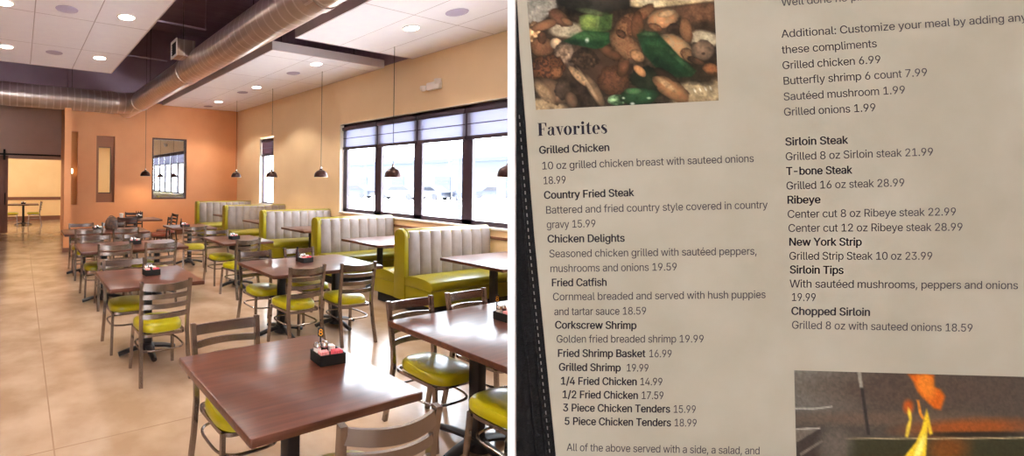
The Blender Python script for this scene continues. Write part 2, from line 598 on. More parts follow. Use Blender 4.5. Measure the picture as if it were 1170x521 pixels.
def window(name, ys, z0, z1, fw):
    """ys: pane boundaries (mullion centres)"""
    r = bpy.data.objects.new(name, None); COL.objects.link(r)
    r.location = (FX0, ys[0], z0)
    r['kind'] = 'structure'
    f = B()
    dx = FX1 - FX0
    f.span((0, 0, 0), (dx, ys[-1] - ys[0], fw * 0.6))
    f.span((0, 0, z1 - z0 - fw), (dx, ys[-1] - ys[0], z1 - z0))
    f.span((0, 0, 0), (dx, fw, z1 - z0)); f.span((0, ys[-1] - ys[0] - fw, 0), (dx, ys[-1] - ys[0], z1 - z0))
    for y in ys[1:-1]:
        f.span((0, y - ys[0] - fw * 0.75, 0), (dx, y - ys[0] + fw * 0.75, z1 - z0))
    struct('window_frame', f, MT['frame'], r)
    for i in range(len(ys) - 1):
        p = B().span((dx * 0.6, ys[i] - ys[0] + fw * 0.5, fw * 0.5), (dx * 0.6 + 0.006, ys[i + 1] - ys[0] - fw * 0.5, z1 - z0 - fw * 0.9))
        struct('pane', p, MT['glass'], r)
    return r


window('window_1', [W1[0], W1[1]], W1[2], W1[3], 0.06)
MUL = [1.87, 2.93, 3.97, 5.02, 6.05, 7.09, 8.2]
window('window_2', MUL, W2[2], W2[3], 0.125)


def roller_blind(y0, y1, z0, z1, x, label, fab, group):
    t = thing('roller_blind', label, 'blind', (x, y0, z0), 0, group)
    w, h = y1 - y0, z1 - z0
    B().span((0.004, 0.008, 0.03), (0.008, w - 0.008, h - 0.05)).build('fabric', fab, t, False)
    B().span((-0.03, 0, h - 0.075), (0.03, w, h), 0.01).build('cassette', MT['frame'], t)
    B().span((-0.012, 0.006, -0.012), (0.02, w - 0.006, 0.05), 0.006).build('hem_bar', MT['frame'], t)
    B().span((0.0, 0.01, h * 0.47), (0.003, w - 0.01, h * 0.47 + 0.016)).build('seam', MT['frame'], t, False)
    return t


names = {0: 'raised mesh roller blind over the pane nearest the white partition', 1: 'raised mesh roller blind over the second pane from the white partition',
         2: 'raised mesh roller blind at the right edge of the room view', 3: 'raised mesh roller blind over the pane showing the street lamp post',
         4: 'raised mesh roller blind crossed by the cord of a pendant lamp', 5: 'raised mesh roller blind at the far end of the big window, beside the white reveal'}
for i in range(0, 6):
    roller_blind(MUL[i] + 0.012, MUL[i + 1] - 0.012, 2.41, 2.9, FX0 - 0.035, names[i], MT['blind'], 'roller blinds on the big window')
roller_blind(W1[0] + 0.03, W1[1] - 0.03, 2.42, 2.89, FX0 - 0.035, 'dark roller blind half lowered on the small narrow window near the corner', MT['blind_dark'], None)

# inner openings of the orange wall
struct('wall_niche', B().span((N1[0], YB + 0.12, N1[2]), (N1[1], YB + 0.15, N1[3])), MT['niche_tan'])
t = thing('wall_sconce', 'small glowing wall lamp in the tan niche beside the pillar', 'wall lamp', (1.285, YB + 0.12, 1.9))
B().box((0, -0.012, 0), (0.05, 0.024, 0.18), 0.008).build('back_plate', MT['lamp_brown'], t)
B().lathe([(0.01, -0.07), (0.016, -0.04), (0.017, 0.03), (0.01, 0.06)], 16, (0, -0.04, 0)).build('lamp_shade', MT['sconce'], t)
r = bpy.data.objects.new('window_3', None); COL.objects.link(r); r['kind'] = 'structure'; r.location = (N2[0], YB + 0.06, N2[2])
f = B(); w, h = N2[1] - N2[0], N2[3] - N2[2]
f.span((0, 0, 0), (w, 0.06, 0.26)); f.span((0, 0, h - 0.31), (w, 0.06, h)); f.span((0, 0, 0.26), (0.07, 0.06, h - 0.31)); f.span((w - 0.1, 0, 0.26), (w, 0.06, h - 0.31))
struct('window_frame', f, MT['niche'], r)
f = B()
f.span((0.07, -0.01, 0.26), (w - 0.1, 0.03, 0.285)); f.span((0.07, -0.01, h - 0.335), (w - 0.1, 0.03, h - 0.31)); f.span((w - 0.12, -0.01, 0.26), (w - 0.1, 0.03, h - 0.31))
struct('window_bead', f, MT['darkwood'], r)
struct('pane', B().span((0.07, 0.03, 0.27), (w - 0.11, 0.036, h - 0.32)), MT['niche_glass'], r)
r = bpy.data.objects.new('window_4', None); COL.objects.link(r); r['kind'] = 'structure'; r.location = (N3[0], YB + 0.02, N3[2])
f = B(); w, h = N3[1] - N3[0], N3[3] - N3[2]
f.span((0, 0, 0), (w, 0.1, 0.05)); f.span((0, 0, h - 0.05), (w, 0.1, h)); f.span((0, 0, 0.05), (0.05, 0.1, h - 0.05)); f.span((w - 0.06, 0, 0.05), (w, 0.1, h - 0.05))
struct('window_frame', f, MT['darkwood'], r)
struct('pane', B().span((0.05, 0.06, 0.05), (w - 0.06, 0.07, h - 0.05)), MT['mirror'], r)

# sliding barn door on its rail
t = thing('barn_door', 'brown wooden sliding barn door hanging beside the far doorway', 'door', (-1.0, DY - 0.07, 0.02))
B().span((-0.66, -0.03, 0), (0.665, 0.03, 2.33), 0.006).build('door_panel', MT['barn'], t)
for x in (-0.45, 0.56):
    B().span((x - 0.03, -0.05, 2.2), (x + 0.03, -0.03, 2.52), 0.004).build('hanger', MT['matte_black'], t)
B().tube([(0.59, -0.035, 0.85), (0.59, -0.09, 0.87), (0.59, -0.09, 1.18), (0.59, -0.035, 1.2)], 0.016, 8).build('handle', MT['matte_black'], t)
rl = B().span((-1.75, DY - 0.1, 2.37), (OX0 - 0.02, DY - 0.085, 2.42), 0.003)
for x in (-1.6, -0.6, 0.4, 1.05):
    rl.tube([(x, DY - 0.09, 2.395), (x, DY, 2.395)], 0.012, 6)
tag(rl.build('door_rail', MT['matte_black']), 'black steel rail the barn door slides on, above the doorway', 'rail')

# ------------------------------------------------------------------ hung ceiling clouds
tile_l = grid_lines(mottled('white_ceiling_tile_wide', srgb(248, 243, 251), srgb(251, 247, 253), (6, 6, 6), 0.7), 0.775, 1.6, 0.0, 0.0, srgb(188, 174, 180), 0.014)


def cloud(x0, y0, x1, y1, m, label):
    t = thing('hung_ceiling_panel', label, 'ceiling panel', (x1 if x0 < 0 else x0, y1, 3.95), 0, 'hung ceiling panels')
    ox, oy = t.location.x, t.location.y
    B().span((x0 - ox, y0 - oy, 0), (x1 - ox, y1 - oy, 0.03)).build('tile_field', m, t, False)
    f = B()
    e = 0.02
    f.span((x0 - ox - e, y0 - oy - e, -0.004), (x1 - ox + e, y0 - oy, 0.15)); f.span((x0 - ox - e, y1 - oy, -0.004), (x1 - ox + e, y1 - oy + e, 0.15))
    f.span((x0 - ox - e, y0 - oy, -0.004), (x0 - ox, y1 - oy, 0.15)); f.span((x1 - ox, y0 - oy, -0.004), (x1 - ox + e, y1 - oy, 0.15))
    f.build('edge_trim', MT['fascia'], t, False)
    k = B()
    for (x, y) in ((x0 + 0.4, y0 + 0.4), (x1 - 0.4, y0 + 0.4), (x0 + 0.4, y1 - 0.4), (x1 - 0.4, y1 - 0.4)):
        k = B().tube([(x - ox, y - oy, 0.02), (x - ox, y - oy, HI - 3.95)], 0.005, 6).build('hanger_rod', MT['black'], t)
    return t


cloud(-1.41, -2.6, 1.69, 10.1, tile_l, 'white tiled ceiling panel hung left of the spiral duct')
cloud(3.84, -2.6, 6.33, 6.1, MT['tile'], 'white tiled ceiling panel hung over the nearest booths')
cloud(3.84, 6.87, 6.33, 13.62, MT['tile'], 'white tiled ceiling panel hung over the far booths, up to the corner')

# downlights and ceiling speakers
t = thing('ceiling_light', 'round white recessed downlight', 'ceiling light')
B().lathe([(0.11, 0), (0.13, 0), (0.133, -0.006), (0.11, -0.01), (0.105, 0.0)], 28, cap=False).build('trim_ring', MT['trimwhite'], t)
B().lathe([(0.001, -0.004), (0.07, -0.006), (0.108, -0.002)], 28, cap=False).build('lens', MT['lens'], t)
p = Proto(t)
DL = [((1.29, 6.48), 'bright downlight close to the right edge of the left ceiling panel, nearer one'), ((1.29, 8.91), 'bright downlight in the far right corner of the left ceiling panel'),
      ((-0.22, 6.71), 'downlight cut by the top left corner, in the left ceiling panel'), ((-0.25, 8.95), 'downlight by the left edge of the view, far end of the left panel'),
      ((1.29, 4.05), 'downlight of the left panel above the first tables'), ((1.29, 1.6), 'downlight of the left panel above the nearest table'), ((-0.22, 4.2), 'downlight of the left panel over the aisle'),
      ((-0.22, 1.7), 'downlight of the left panel over the near aisle'), 
      ((5.05, 4.9), 'large bright downlight in the near right ceiling panel'), ((5.03, 7.28), 'bright downlight nearest the white end edge of the far right ceiling panel'),
      ((5.05, 9.8), 'second bright downlight of the far right ceiling panel'), ((5.06, 12.2), 'bright downlight of the far right panel closest to the orange wall'), ((5.05, 2.5), 'downlight of the near right panel hidden above the frame')]
for i, ((x, y), lb) in enumerate(DL):
    o = p.put((x, y, 3.948), 0, lb, 'recessed downlights')
    if i == 2:
        pass
for (x, y), lb in DL:
    add_light('downlight_beam', 'SPOT', (x, y, 3.93), DOWNLIGHT_W, WARM, aim=(x, y, 0), spot_size=math.radians(118), spot_blend=0.35, shadow_soft_size=0.08)
t = thing('ceiling_speaker', 'round lavender grey ceiling speaker', 'speaker')
B().lathe([(0.001, -0.012), (0.1, -0.01), (0.125, -0.004)], 28, cap=False).build('grille', MT['speaker'], t)
B().lathe([(0.123, -0.006), (0.14, -0.006), (0.143, 0)], 28, cap=False).build('rim', MT['speaker'], t)
p = Proto(t)
for (x, y), lb in [((0.526, 6.57), 'grey ceiling speaker in the left panel, the nearer of its pair'), ((0.514, 8.95), 'grey ceiling speaker in the left panel, near its far edge'),
                   ((5.05, 8.14), 'small grey ceiling speaker between the first two lights of the far right panel'), ((5.04, 10.57), 'small grey ceiling speaker beyond the second light of the far right panel'),
                   ((5.10, 13.12), 'small grey ceiling speaker closest to the orange wall'), ((5.10, 4.16), 'grey ceiling speaker in the near right panel, upper right of the view')]:
    p.put((x, y, 3.949), 0, lb, 'ceiling speakers')

# ------------------------------------------------------------------ spiral duct
DZ = 3.72
t = thing('spiral_duct', 'large galvanised spiral air duct turning the corner under the dark deck', 'duct', (2.75, 12.5, DZ))
o = B().tube([(x, 0, 0) for x in np.linspace(0, 13.8, 60)], 0.25, 40).build('duct_run', MT['duct'], t); o.rotation_euler = (0, 0, -PI / 2); o.location = (0, -0.55, 0)
o = B().tube([(-x, 0, 0) for x in np.linspace(0, 5.7, 40)], 0.285, 40).build('duct_run', MT['duct'], t); o.location = (-0.6, 0.06, 0)
o = B().tube([(x, 0, 0) for x in np.linspace(0, 1.35, 12)], 0.245, 40).build('duct_branch', MT['duct'], t); o.rotation_euler = (0, 0, PI / 2); o.location = (0, -0.2, 0)
pts = []
for k in range(9):
    a = PI / 2 * k / 8
    pts.append((-0.62 + 0.62 * math.sin(a), 0.06 - 0.62 + 0.62 * math.cos(a) , 0))
B().tube(pts, [0.285 - 0.03 * k / 8 for k in range(9)], 40).build('elbow', MT['duct'], t)
for y in (-0.6, -4.35, -8.6):
    B().tube([(0, y - 0.07, 0), (0, y + 0.07, 0)], 0.262, 40).build('collar', MT['duct'], t)
B().tube([(-0.7, 0.06, 0), (-0.56, 0.06, 0)], 0.296, 40).build('collar', MT['duct'], t)
bx = B().span((-0.44, -5.1, 0.06), (-0.12, -4.78, 0.34), 0.006).build('register_box', MT['duct'], t)
g = B()
g.span((-0.455, -5.11, 0.05), (-0.44, -4.77, 0.09)); g.span((-0.455, -5.11, 0.31), (-0.44, -4.77, 0.35)); g.span((-0.455, -5.11, 0.09), (-0.44, -5.07, 0.31)); g.span((-0.455, -4.81, 0.09), (-0.44, -4.77, 0.31))
g.build('register_frame', MT['trimwhite'], bx, False)
g = B().span((-0.442, -5.07, 0.09), (-0.4405, -4.81, 0.31))
for k in range(5):
    g.span((-0.45, -5.07, 0.115 + 0.042 * k), (-0.441, -4.81, 0.125 + 0.042 * k))
g.build('grille', MT['black'], bx, False)
hs = B()
for y in (-1.5, -4.0, -7.0, -10.0):
    B().tube([(0.02, y, 0.24), (0.02, y, HI - DZ)], 0.006, 6).build('hanger_rod', MT['black'], t)
for x in (-1.6, -3.6):
    B().tube([(x, 0.06, 0.27), (x, 0.06, HI - DZ)], 0.006, 6).build('hanger_rod', MT['black'], t)

# electrical conduit under the deck
for pts, lb in (([(0.2, 9.0, 4.9), (3.48, 9.17, 4.9), (3.48, 9.17, HI)], 'thin grey conduit that turns upward beside the duct'),
                ([(0.6, 12.0, 4.9), (3.5, 12.1, 4.9)], 'thin grey conduit across the dark deck near the duct corner')):
    tag(B().tube(pts, 0.02, 8).build('conduit', MT['speaker']), lb, 'conduit')

# emergency light on the window wall
t = thing('emergency_light', 'white twin head emergency light high on the window wall', 'emergency light', (XW, 5.62, 3.37))
B().span((-0.09, -0.17, -0.075), (0, 0.11, 0.06), 0.02).build('housing', MT['trimwhite'], t)
for y, z in ((0.175, -0.02), (-0.13, 0.05)):
    B().lathe([(0.03, -0.05), (0.055, -0.02), (0.062, 0.03), (0.055, 0.04)], 18, (-0.07, y, z)).build('lamp_head', MT['trimwhite'], t)

# ------------------------------------------------------------------ outside
g = B().span((6.6, -40, -0.3), (120, 120, -0.16)); g.span((-30, -40, -0.3), (6.6, -3.2, -0.16))
struct('ground', g, MT['asphalt'])
t = thing('warehouse', 'long metal warehouse across the street with blue grey roof edge, washed out by daylight', 'building', (62, 45, -0.16))
B().span((0, -45, 0), (14, 45, 5.2)).build('wall', MT['siding'], t, False)
B().span((-0.5, -45.4, 5.2), (14.5, 45.4, 5.75)).build('roof_edge', MT['fasciablue'], t, False)
B().prism([(-0.5, 5.75), (14.5, 5.75), (7, 6.9)], -45.4, 45.4, 'y').build('roof', MT['siding'], t, False)
for y in (-30, -22, -12, -3, 8, 18, 28):
    d = B().span((-0.08, y - 1.6, 0), (0, y + 1.6, 2.8)).build('dock_door', MT['fasciablue'], t, False)
    B().span((-0.1, y - 1.3, 1.7), (-0.08, y + 1.3, 2.2)).build('glazing', MT['car_glass'], d, False)
for y in (-26, -17, 3, 13, 23):
    B().span((-0.06, y - 0.8, 1.4), (0, y + 0.8, 2.6)).build('window', MT['post_grey'], t, False)
t = thing('street_lamp', 'blue grey street lamp post on the pavement outside the big window', 'street lamp', (18.0, 14.45, -0.16))
B().lathe([(0.17, 0), (0.17, 0.06), (0.13, 0.1), (0.12, 0.5), (0.075, 0.56)], 16).build('base', MT['post_grey'], t)
B().lathe([(0.06, 0.5), (0.045, 2.75), (0.03, 3.0), (0.03, 3.1)], 14).build('pole', MT['post_grey'], t)
B().tube([(-0.28, 0.28, 2.8), (0.28, -0.28, 2.8)], 0.028, 8).build('cross_arm', MT['post_grey'], t)
for q in (-1, 1):
    B().lathe([(0.02, 0), (0.07, 0.05), (0.09, 0.2), (0.03, 0.26)], 14, (-0.27 * q, 0.27 * q, 2.68)).build('lantern', MT['post_grey'], t)
t = thing('flag_post', 'white square post outside at the right edge of the window view', 'post', (17.3, 11.9, -0.16))
B().span((-0.1, -0.1, 0), (0.1, 0.1, 2.2), 0.01).build('shaft', MT['white'], t)
B().span((-0.17, -0.17, 0), (0.17, 0.17, 0.25), 0.02).build('base', MT['white'], t)


def car(loc, rz, paint, label):
    t = thing('car', label, 'car', loc, rz, 'cars parked across the street')
    body = [(-2.2, 0.3), (2.2, 0.3), (2.25, 0.75), (1.9, 0.9), (1.0, 0.98), (0.5, 1.45), (-1.0, 1.48), (-1.75, 1.0), (-2.2, 0.92)]
    B().prism(body, -0.85, 0.85, 'y', 0.05).build('body', MT[paint], t)
    gl = [(0.92, 1.0), (0.46, 1.4), (-0.95, 1.42), (-1.55, 1.03)]
    B().prism(gl, -0.87, 0.87, 'y').build('side_glass', MT['car_glass'], t, False)
    for x in (-1.4, 1.4):
        for y in (-0.8, 0.8):
            B().tube([(x, y - 0.1, 0.33), (x, y + 0.1, 0.33)], 0.33, 20).build('wheel', MT['tyre'], t)
    for x in (-2.2, 2.22):
        B().span((x - 0.04, -0.7, 0.62), (x + 0.02, 0.7, 0.76)).build('lights', MT['post_grey'], t, False)


car((34.1, 41.4, -0.16), 1.9, 'car_blue', 'slate blue car parked across the street, leftmost through the big window')
car((35.9, 36.4, -0.16), 2.0, 'car_white', 'silver car seen through the window right of the pendant lamp')
car((39.7, 35.7, -0.16), 1.6, 'car_white', 'silver car parked left of the street lamp post')
car((41.0, 32.6, -0.16), 0.9, 'car_blue', 'slate car parked just left of the street lamp post')
car((50.8, 36.1, -0.16), 2.1, 'car_blue', 'slate car beyond the street lamp post at the window edge')

# ------------------------------------------------------------------ pendant lamps
t = thing('pendant_lamp', 'dark bronze dome pendant lamp', 'pendant lamp')
prof = [(0.140, 0.0), (0.142, 0.012), (0.136, 0.05), (0.120, 0.09), (0.092, 0.122), (0.058, 0.142), (0.034, 0.15), (0.03, 0.165), (0.018, 0.175)]
B().lathe(prof, 32, cap=False).build('lamp_shade', MT['lamp_brown'], t)
B().lathe([(r * 0.965, z - 0.002) for r, z in prof[:6]], 32, cap=False).build('lining', MT['lamp_white'], t)
B().lathe([(0.016, 0.17), (0.02, 0.18), (0.02, 0.205), (0.006, 0.225)], 14).build('socket_cap', MT['chrome'], t)
B().lathe([(0.002, 0.012), (0.03, 0.02), (0.04, 0.05), (0.02, 0.09)], 16).build('bulb', MT['bulb'], t)
p = Proto(t)
PEND = [((5.5, 3.68), 'pendant lamp cut off by the right edge of the room view'), ((5.5, 5.7), 'pendant lamp hanging in front of the big window'),
        ((5.47, 7.7), 'pendant lamp in front of the plain wall left of the big window'), ((5.45, 9.72), 'pendant lamp hanging just right of the small narrow window'),
        ((5.42, 11.72), 'pendant lamp in the corner right of the dark framed inner window'), ((3.16, 12.98), 'pendant lamp hanging alone before the orange wall, left of the framed inner window')]
cords = []
for (x, y), lb in PEND:
    o = p.put((x, y, 1.78), 0, lb, 'pendant lamps')
    cords.append((o, (3.945 if x > 4 else HI) - 1.78))
    add_light('pendant_glow', 'SPOT', (x, y, 1.80), PENDANT_W, (1, 0.74, 0.42), aim=(x, y, 0), spot_size=math.radians(150), spot_blend=0.6, shadow_soft_size=0.04)

for o, h in cords:      # hung from the ceiling panel, or from the deck
    B().tube([(0, 0, 0.22), (0, 0, h)], 0.005, 6).build('cord', MT['black'], o)

# ------------------------------------------------------------------ booths
BX0, BX1 = 4.56, 6.32
BL = BX1 - BX0


def seat_ring(y0, y1, z0, z1, inset, x0, x1):
    return [(x0 + inset, y0 + inset, z0), (x1 - inset, y0 + inset, z0), (x1 - inset, y1 - inset, z0), (x0 + inset, y1 - inset, z0)]


def booth(y, label, sides=(-1, 1)):
    """back-to-back bench, its back running along X at y; sides: which way the seats face"""
    t = thing('booth_bench', label, 'booth', (BX0, y, 0), 0, 'lime and taupe booth benches')
    d0 = -0.53 if -1 in sides else -0.08
    d1 = 0.53 if 1 in sides else 0.08
    B().span((0.05, d0 + 0.06, 0), (BL, d1 - 0.06, 0.13), 0.004).build('toe_kick', MT['matte_black'], t)
    # bench box and the aisle end panel with its rounded top
    B().span((0.012, d0 + 0.012, 0.13), (BL, d1 - 0.012, 0.33), 0.01).build('bench_box', MT['booth_green'], t)
    arch = [(0.095 * math.cos(a), 0.975 + 0.095 * math.sin(a)) for a in np.linspace(0, PI, 13)]
    poly = [(0.095, 0.13)] + arch + [(-0.095, 0.13)]
    B().prism(poly, -0.012, 0.06, 'x', 0.008).build('end_panel', MT['booth_green'], t)
    B().span((0.06, -0.07, 0.3), (BL, 0.07, 1.03), 0.01).build('back_frame', MT['booth_green'], t)
    cp = B()
    cap = [(0.045 * math.cos(a), 1.035 + 0.035 * math.sin(a)) for a in np.linspace(0, PI, 9)]
    cp.prism(cap, 0.06, BL, 'x', 0.004)
    cp.build('top_trim', MT['booth_green'], t)
    pp = B()
    pp.tube([(0.062, 0.096 * math.cos(a), 0.975 + 0.097 * math.sin(a)) for a in np.linspace(-0.2, PI + 0.2, 15)], 0.008, 6)
    pp.build('piping', MT['piping'], t)
    for sgn in sides:
        # channelled back pad
        n = 8
        w = (BL - 0.09) / n
        cols = []
        xs_ = np.linspace(0.075, BL - 0.015, n * 8 + 1)
        zs_ = [0.40, 0.42, 0.60, 0.78, 0.96, 1.03, 1.048]
        q = B()
        vs = []
        for zi, z in enumerate(zs_):
            for x in xs_:
                u = ((x - 0.075) / w) % 1.0
                if abs(u - 1) < 1e-6:
                    u = 0.0
                bulge = 0.026 * (abs(math.sin(PI * u)) ** 0.55)
                taper = (0.35 if zi in (0, len(zs_) - 1) else 1.0)
                top_ = (0.012, 0.028)[zi - 5] if zi >= 5 else 0.0
                lean = 0.035 * (1.0 - z)
                vs.append((x, sgn * (0.074 + lean + bulge * taper - top_), z))
        m_ = len(xs_)
        fs = []
        for i in range(len(zs_) - 1):
            for j in range(m_ - 1):
                fs.append((i * m_ + j, i * m_ + j + 1, (i + 1) * m_ + j + 1, (i + 1) * m_ + j))
        k0 = len(vs)
        for i in (0, len(zs_) - 1):      # close to the frame behind
            for x in xs_:
                vs.append((x, sgn * 0.03, zs_[i]))
        for j in range(m_ - 1):
            fs.append((j, j + 1, k0 + j + 1, k0 + j))
            t0 = (len(zs_) - 1) * m_
            fs.append((t0 + j, t0 + j + 1, k0 + m_ + j + 1, k0 + m_ + j))
        q._add(vs, fs)
        q.build('back_pad', MT['booth_grey'], t)
        # cushion, crowned, with a rounded front
        prof = [(0.075, 0.33), (0.075, 0.43), (0.16, 0.465), (0.30, 0.475), (0.44, 0.465), (0.515, 0.44), (0.545, 0.40), (0.545, 0.36), (0.525, 0.33)]
        pr = [(sgn * a, z) for a, z in prof]
        B().prism(pr if sgn > 0 else pr[::-1], 0.0, BL - 0.01, 'x', 0.012).build('seat_cushion', MT['booth_green'], t)
    return t


booth(2.58, 'lime booth bench mostly hidden by the white partition, only its seat end in view', (1,))
booth(4.58, 'nearest full booth bench with taupe channelled back and lime end')
booth(6.58, 'booth bench below the left end of the big window')
booth(8.55, 'booth bench in the middle of the row, under the third pendant from the right')
booth(10.55, 'booth bench below the small narrow window')
booth(12.6, 'booth bench at the end of the row, close to the orange wall', (-1,))


def rounded_rect(w, d, r, n=5):
    out = []
    for (sx, sy, a0) in ((1, 1, 0), (-1, 1, PI / 2), (-1, -1, PI), (1, -1, 1.5 * PI)):
        for k in range(n + 1):
            a = a0 + PI / 2 * k / n
            out.append((sx * (w / 2 - r) + r * math.cos(a), sy * (d / 2 - r) + r * math.sin(a)))
    return out


def table_top(w, d, t, h=0.038, z=0.75):
    B().prism(rounded_rect(w, d, 0.012), z - h, z, 'z', 0.006).build('table_top', MT['table'], t)


def pedestal(t, x, y, base='cross'):
    col = B().box((x, y, 0.38), (0.075, 0.075, 0.66), 0.012)
    col.build('column', MT['black'], t)
    pl = B().box((x, y, 0.702), (0.34, 0.34, 0.016), 0.004)
    pl.build('mounting_plate', MT['black'], t)
    f = B()
    for dx, dy in ((1, 0), (0, 1), (-1, 0), (0, -1)):
        f.tube([(x + 0.02 * dx, y + 0.02 * dy, 0.075), (x + 0.17 * dx, y + 0.17 * dy, 0.05), (x + 0.275 * dx, y + 0.275 * dy, 0.022)], [0.042, 0.034, 0.026], 8, rz=0.022)
    f.lathe([(0.075, 0.02), (0.075, 0.07), (0.05, 0.1)], 16, (x, y, 0))
    f.build('base', MT['black'], t)


def single_table(x, y, label, w=0.87, d=0.86, group='square walnut tables'):
    t = thing('dining_table', label, 'table', (x, y, 0), 0, group)
    table_top(w, d, t)
    pedestal(t, 0, 0)
    return t


def double_table(x, y, label, w=1.44, d=0.86, group='long two-pedestal walnut tables'):
    t = thing('dining_table', label, 'table', (x, y, 0), 0, group)
    table_top(w, d, t)
    pedestal(t, -w * 0.26, 0); pedestal(t, w * 0.26, 0)
    return t


for y, lb in ((3.66, 'booth table cut off by the right edge of the room view'), (5.66, 'booth table in front of the bench below the big window'),
              (7.63, 'booth table before the middle booth bench of the row'), (9.45, 'booth table before the bench under the small narrow window'),
              (11.35, 'booth table in the end booth near the orange wall')):
    t = thing('booth_table', lb, 'table', (5.5, y, 0), 0, 'booth tables')
    table_top(1.5, 0.86, t)
    pedestal(t, -0.3, 0)
    B().span((0.74, -0.3, 0.66), (0.815, 0.3, 0.71)).build('wall_bracket', MT['black'], t)

single_table(1.20, 1.92, 'nearest square walnut table, cut by the lower edge of the room view', 0.88, 0.86)
single_table(1.125, 4.46, 'square walnut table second from the front in the left row', 0.87, 0.84)
double_table(1.42, 6.62, 'long walnut table third from the front in the left row')
double_table(1.39, 8.66, 'long walnut table of the left row reaching past the orange pillar', 1.44, 0.82)
double_table(2.97, 1.93, 'long walnut table at the right edge of the room view, shining with daylight', 1.44, 0.88)
double_table(2.975, 4.39, 'long walnut table with two chairs facing away, in the middle of the room')
single_table(3.13, 6.68, 'square walnut table behind the long middle table, beside the booths', 0.86, 0.86)
single_table(3.06, 8.83, 'square walnut table of the middle row farthest back, before the dark wooden chairs', 0.86, 0.86)
t = thing('dining_table', 'dark table with bottles and a white cup before the orange wall', 'table', (2.45, 10.98, 0))
table_top(1.1, 0.8, t); pedestal(t, 0, 0)
single_table(0.10, 18.3, 'dark table in the room beyond the barn doorway', 0.98, 0.8)

# ------------------------------------------------------------------ chairs


def superloop(w0, w1, d0, d1, z, n=40, e=3.2, s=1.0):
    """rounded trapezoid: back width w0 at y=d0, front width w1 at y=d1"""
    out = []
    for k in range(n):
        a = 2 * PI * k / n
        ca, sa = math.cos(a), math.sin(a)
        x = math.copysign(abs(ca) ** (2 / e), ca)
        y = math.copysign(abs(sa) ** (2 / e), sa)
        yy = (d0 + d1) / 2 + y * (d1 - d0) / 2 * s
        w = w0 + (w1 - w0) * (y + 1) / 2
        out.append((x * w / 2 * s, yy, z))
    return out


def make_chair(name, label, frame, seat_m, metal=True):
    t = thing(name, label, 'chair')
    B().loops([superloop(0.37, 0.415, -0.185, 0.225, 0.405, s=0.93), superloop(0.37, 0.415, -0.185, 0.225, 0.412, s=0.99), superloop(0.37, 0.415, -0.185, 0.225, 0.432),
               superloop(0.37, 0.415, -0.185, 0.225, 0.452, s=0.985), superloop(0.37, 0.415, -0.185, 0.225, 0.468, s=0.93), superloop(0.37, 0.415, -0.185, 0.225, 0.476, s=0.8),
               superloop(0.37, 0.415, -0.185, 0.225, 0.480, s=0.45)]).build('seat', seat_m, t)
    f = B()
    fr = superloop(0.385, 0.37, -0.185, 0.19, 0.392, n=32, e=7, s=0.98)
    f.tube(fr, 0.012, 4, closed=True, rz=0.016)
    f.build('seat_frame', frame, t)
    for sx in (-1, 1):
        # rear leg runs on upward as the back post
        B().tube([(sx * 0.212, -0.245, 0.0), (sx * 0.203, -0.205, 0.22), (sx * 0.2, -0.178, 0.42), (sx * 0.2, -0.183, 0.52), (sx * 0.205, -0.205, 0.70), (sx * 0.21, -0.225, 0.855)],
                 0.0185, 4, rz=0.021).build('leg', frame, t)
        B().tube([(sx * 0.195, 0.195, 0.0), (sx * 0.188, 0.178, 0.2), (sx * 0.18, 0.165, 0.4)], 0.0175, 4, rz=0.0175).build('leg', frame, t)
    if metal:
        st = B()
        st.tube(superloop(0.39, 0.375, -0.2, 0.172, 0.265, n=32, e=3.6, s=0.99), 0.0085, 8, closed=True)
        st.build('stretcher', frame, t)
    else:
        for sx in (-1, 1):
            B().tube([(sx * 0.2, -0.205, 0.24), (sx * 0.188, 0.178, 0.24)], 0.012, 6).build('stretcher', frame, t)
    for (z, h, y) in ((0.815, 0.062, -0.222), (0.727, 0.04, -0.21), (0.643, 0.04, -0.198), (0.56, 0.04, -0.188)):
        sl = B()
        rings = []
        for k in range(11):
            u = -1 + 2 * k / 10
            x = u * 0.205
            yy = y - 0.045 * (1 - u * u)
            dz = -0.012 * (1 - u * u) if h > 0.05 else 0
            rings.append([(x, yy - 0.007, z - h / 2 + dz), (x, yy + 0.007, z - h / 2 + dz), (x, yy + 0.007, z + h / 2 + dz), (x, yy - 0.007, z + h / 2 + dz)])
        sl.loops(rings)
        sl.build('back_rail', frame, t)
    return t


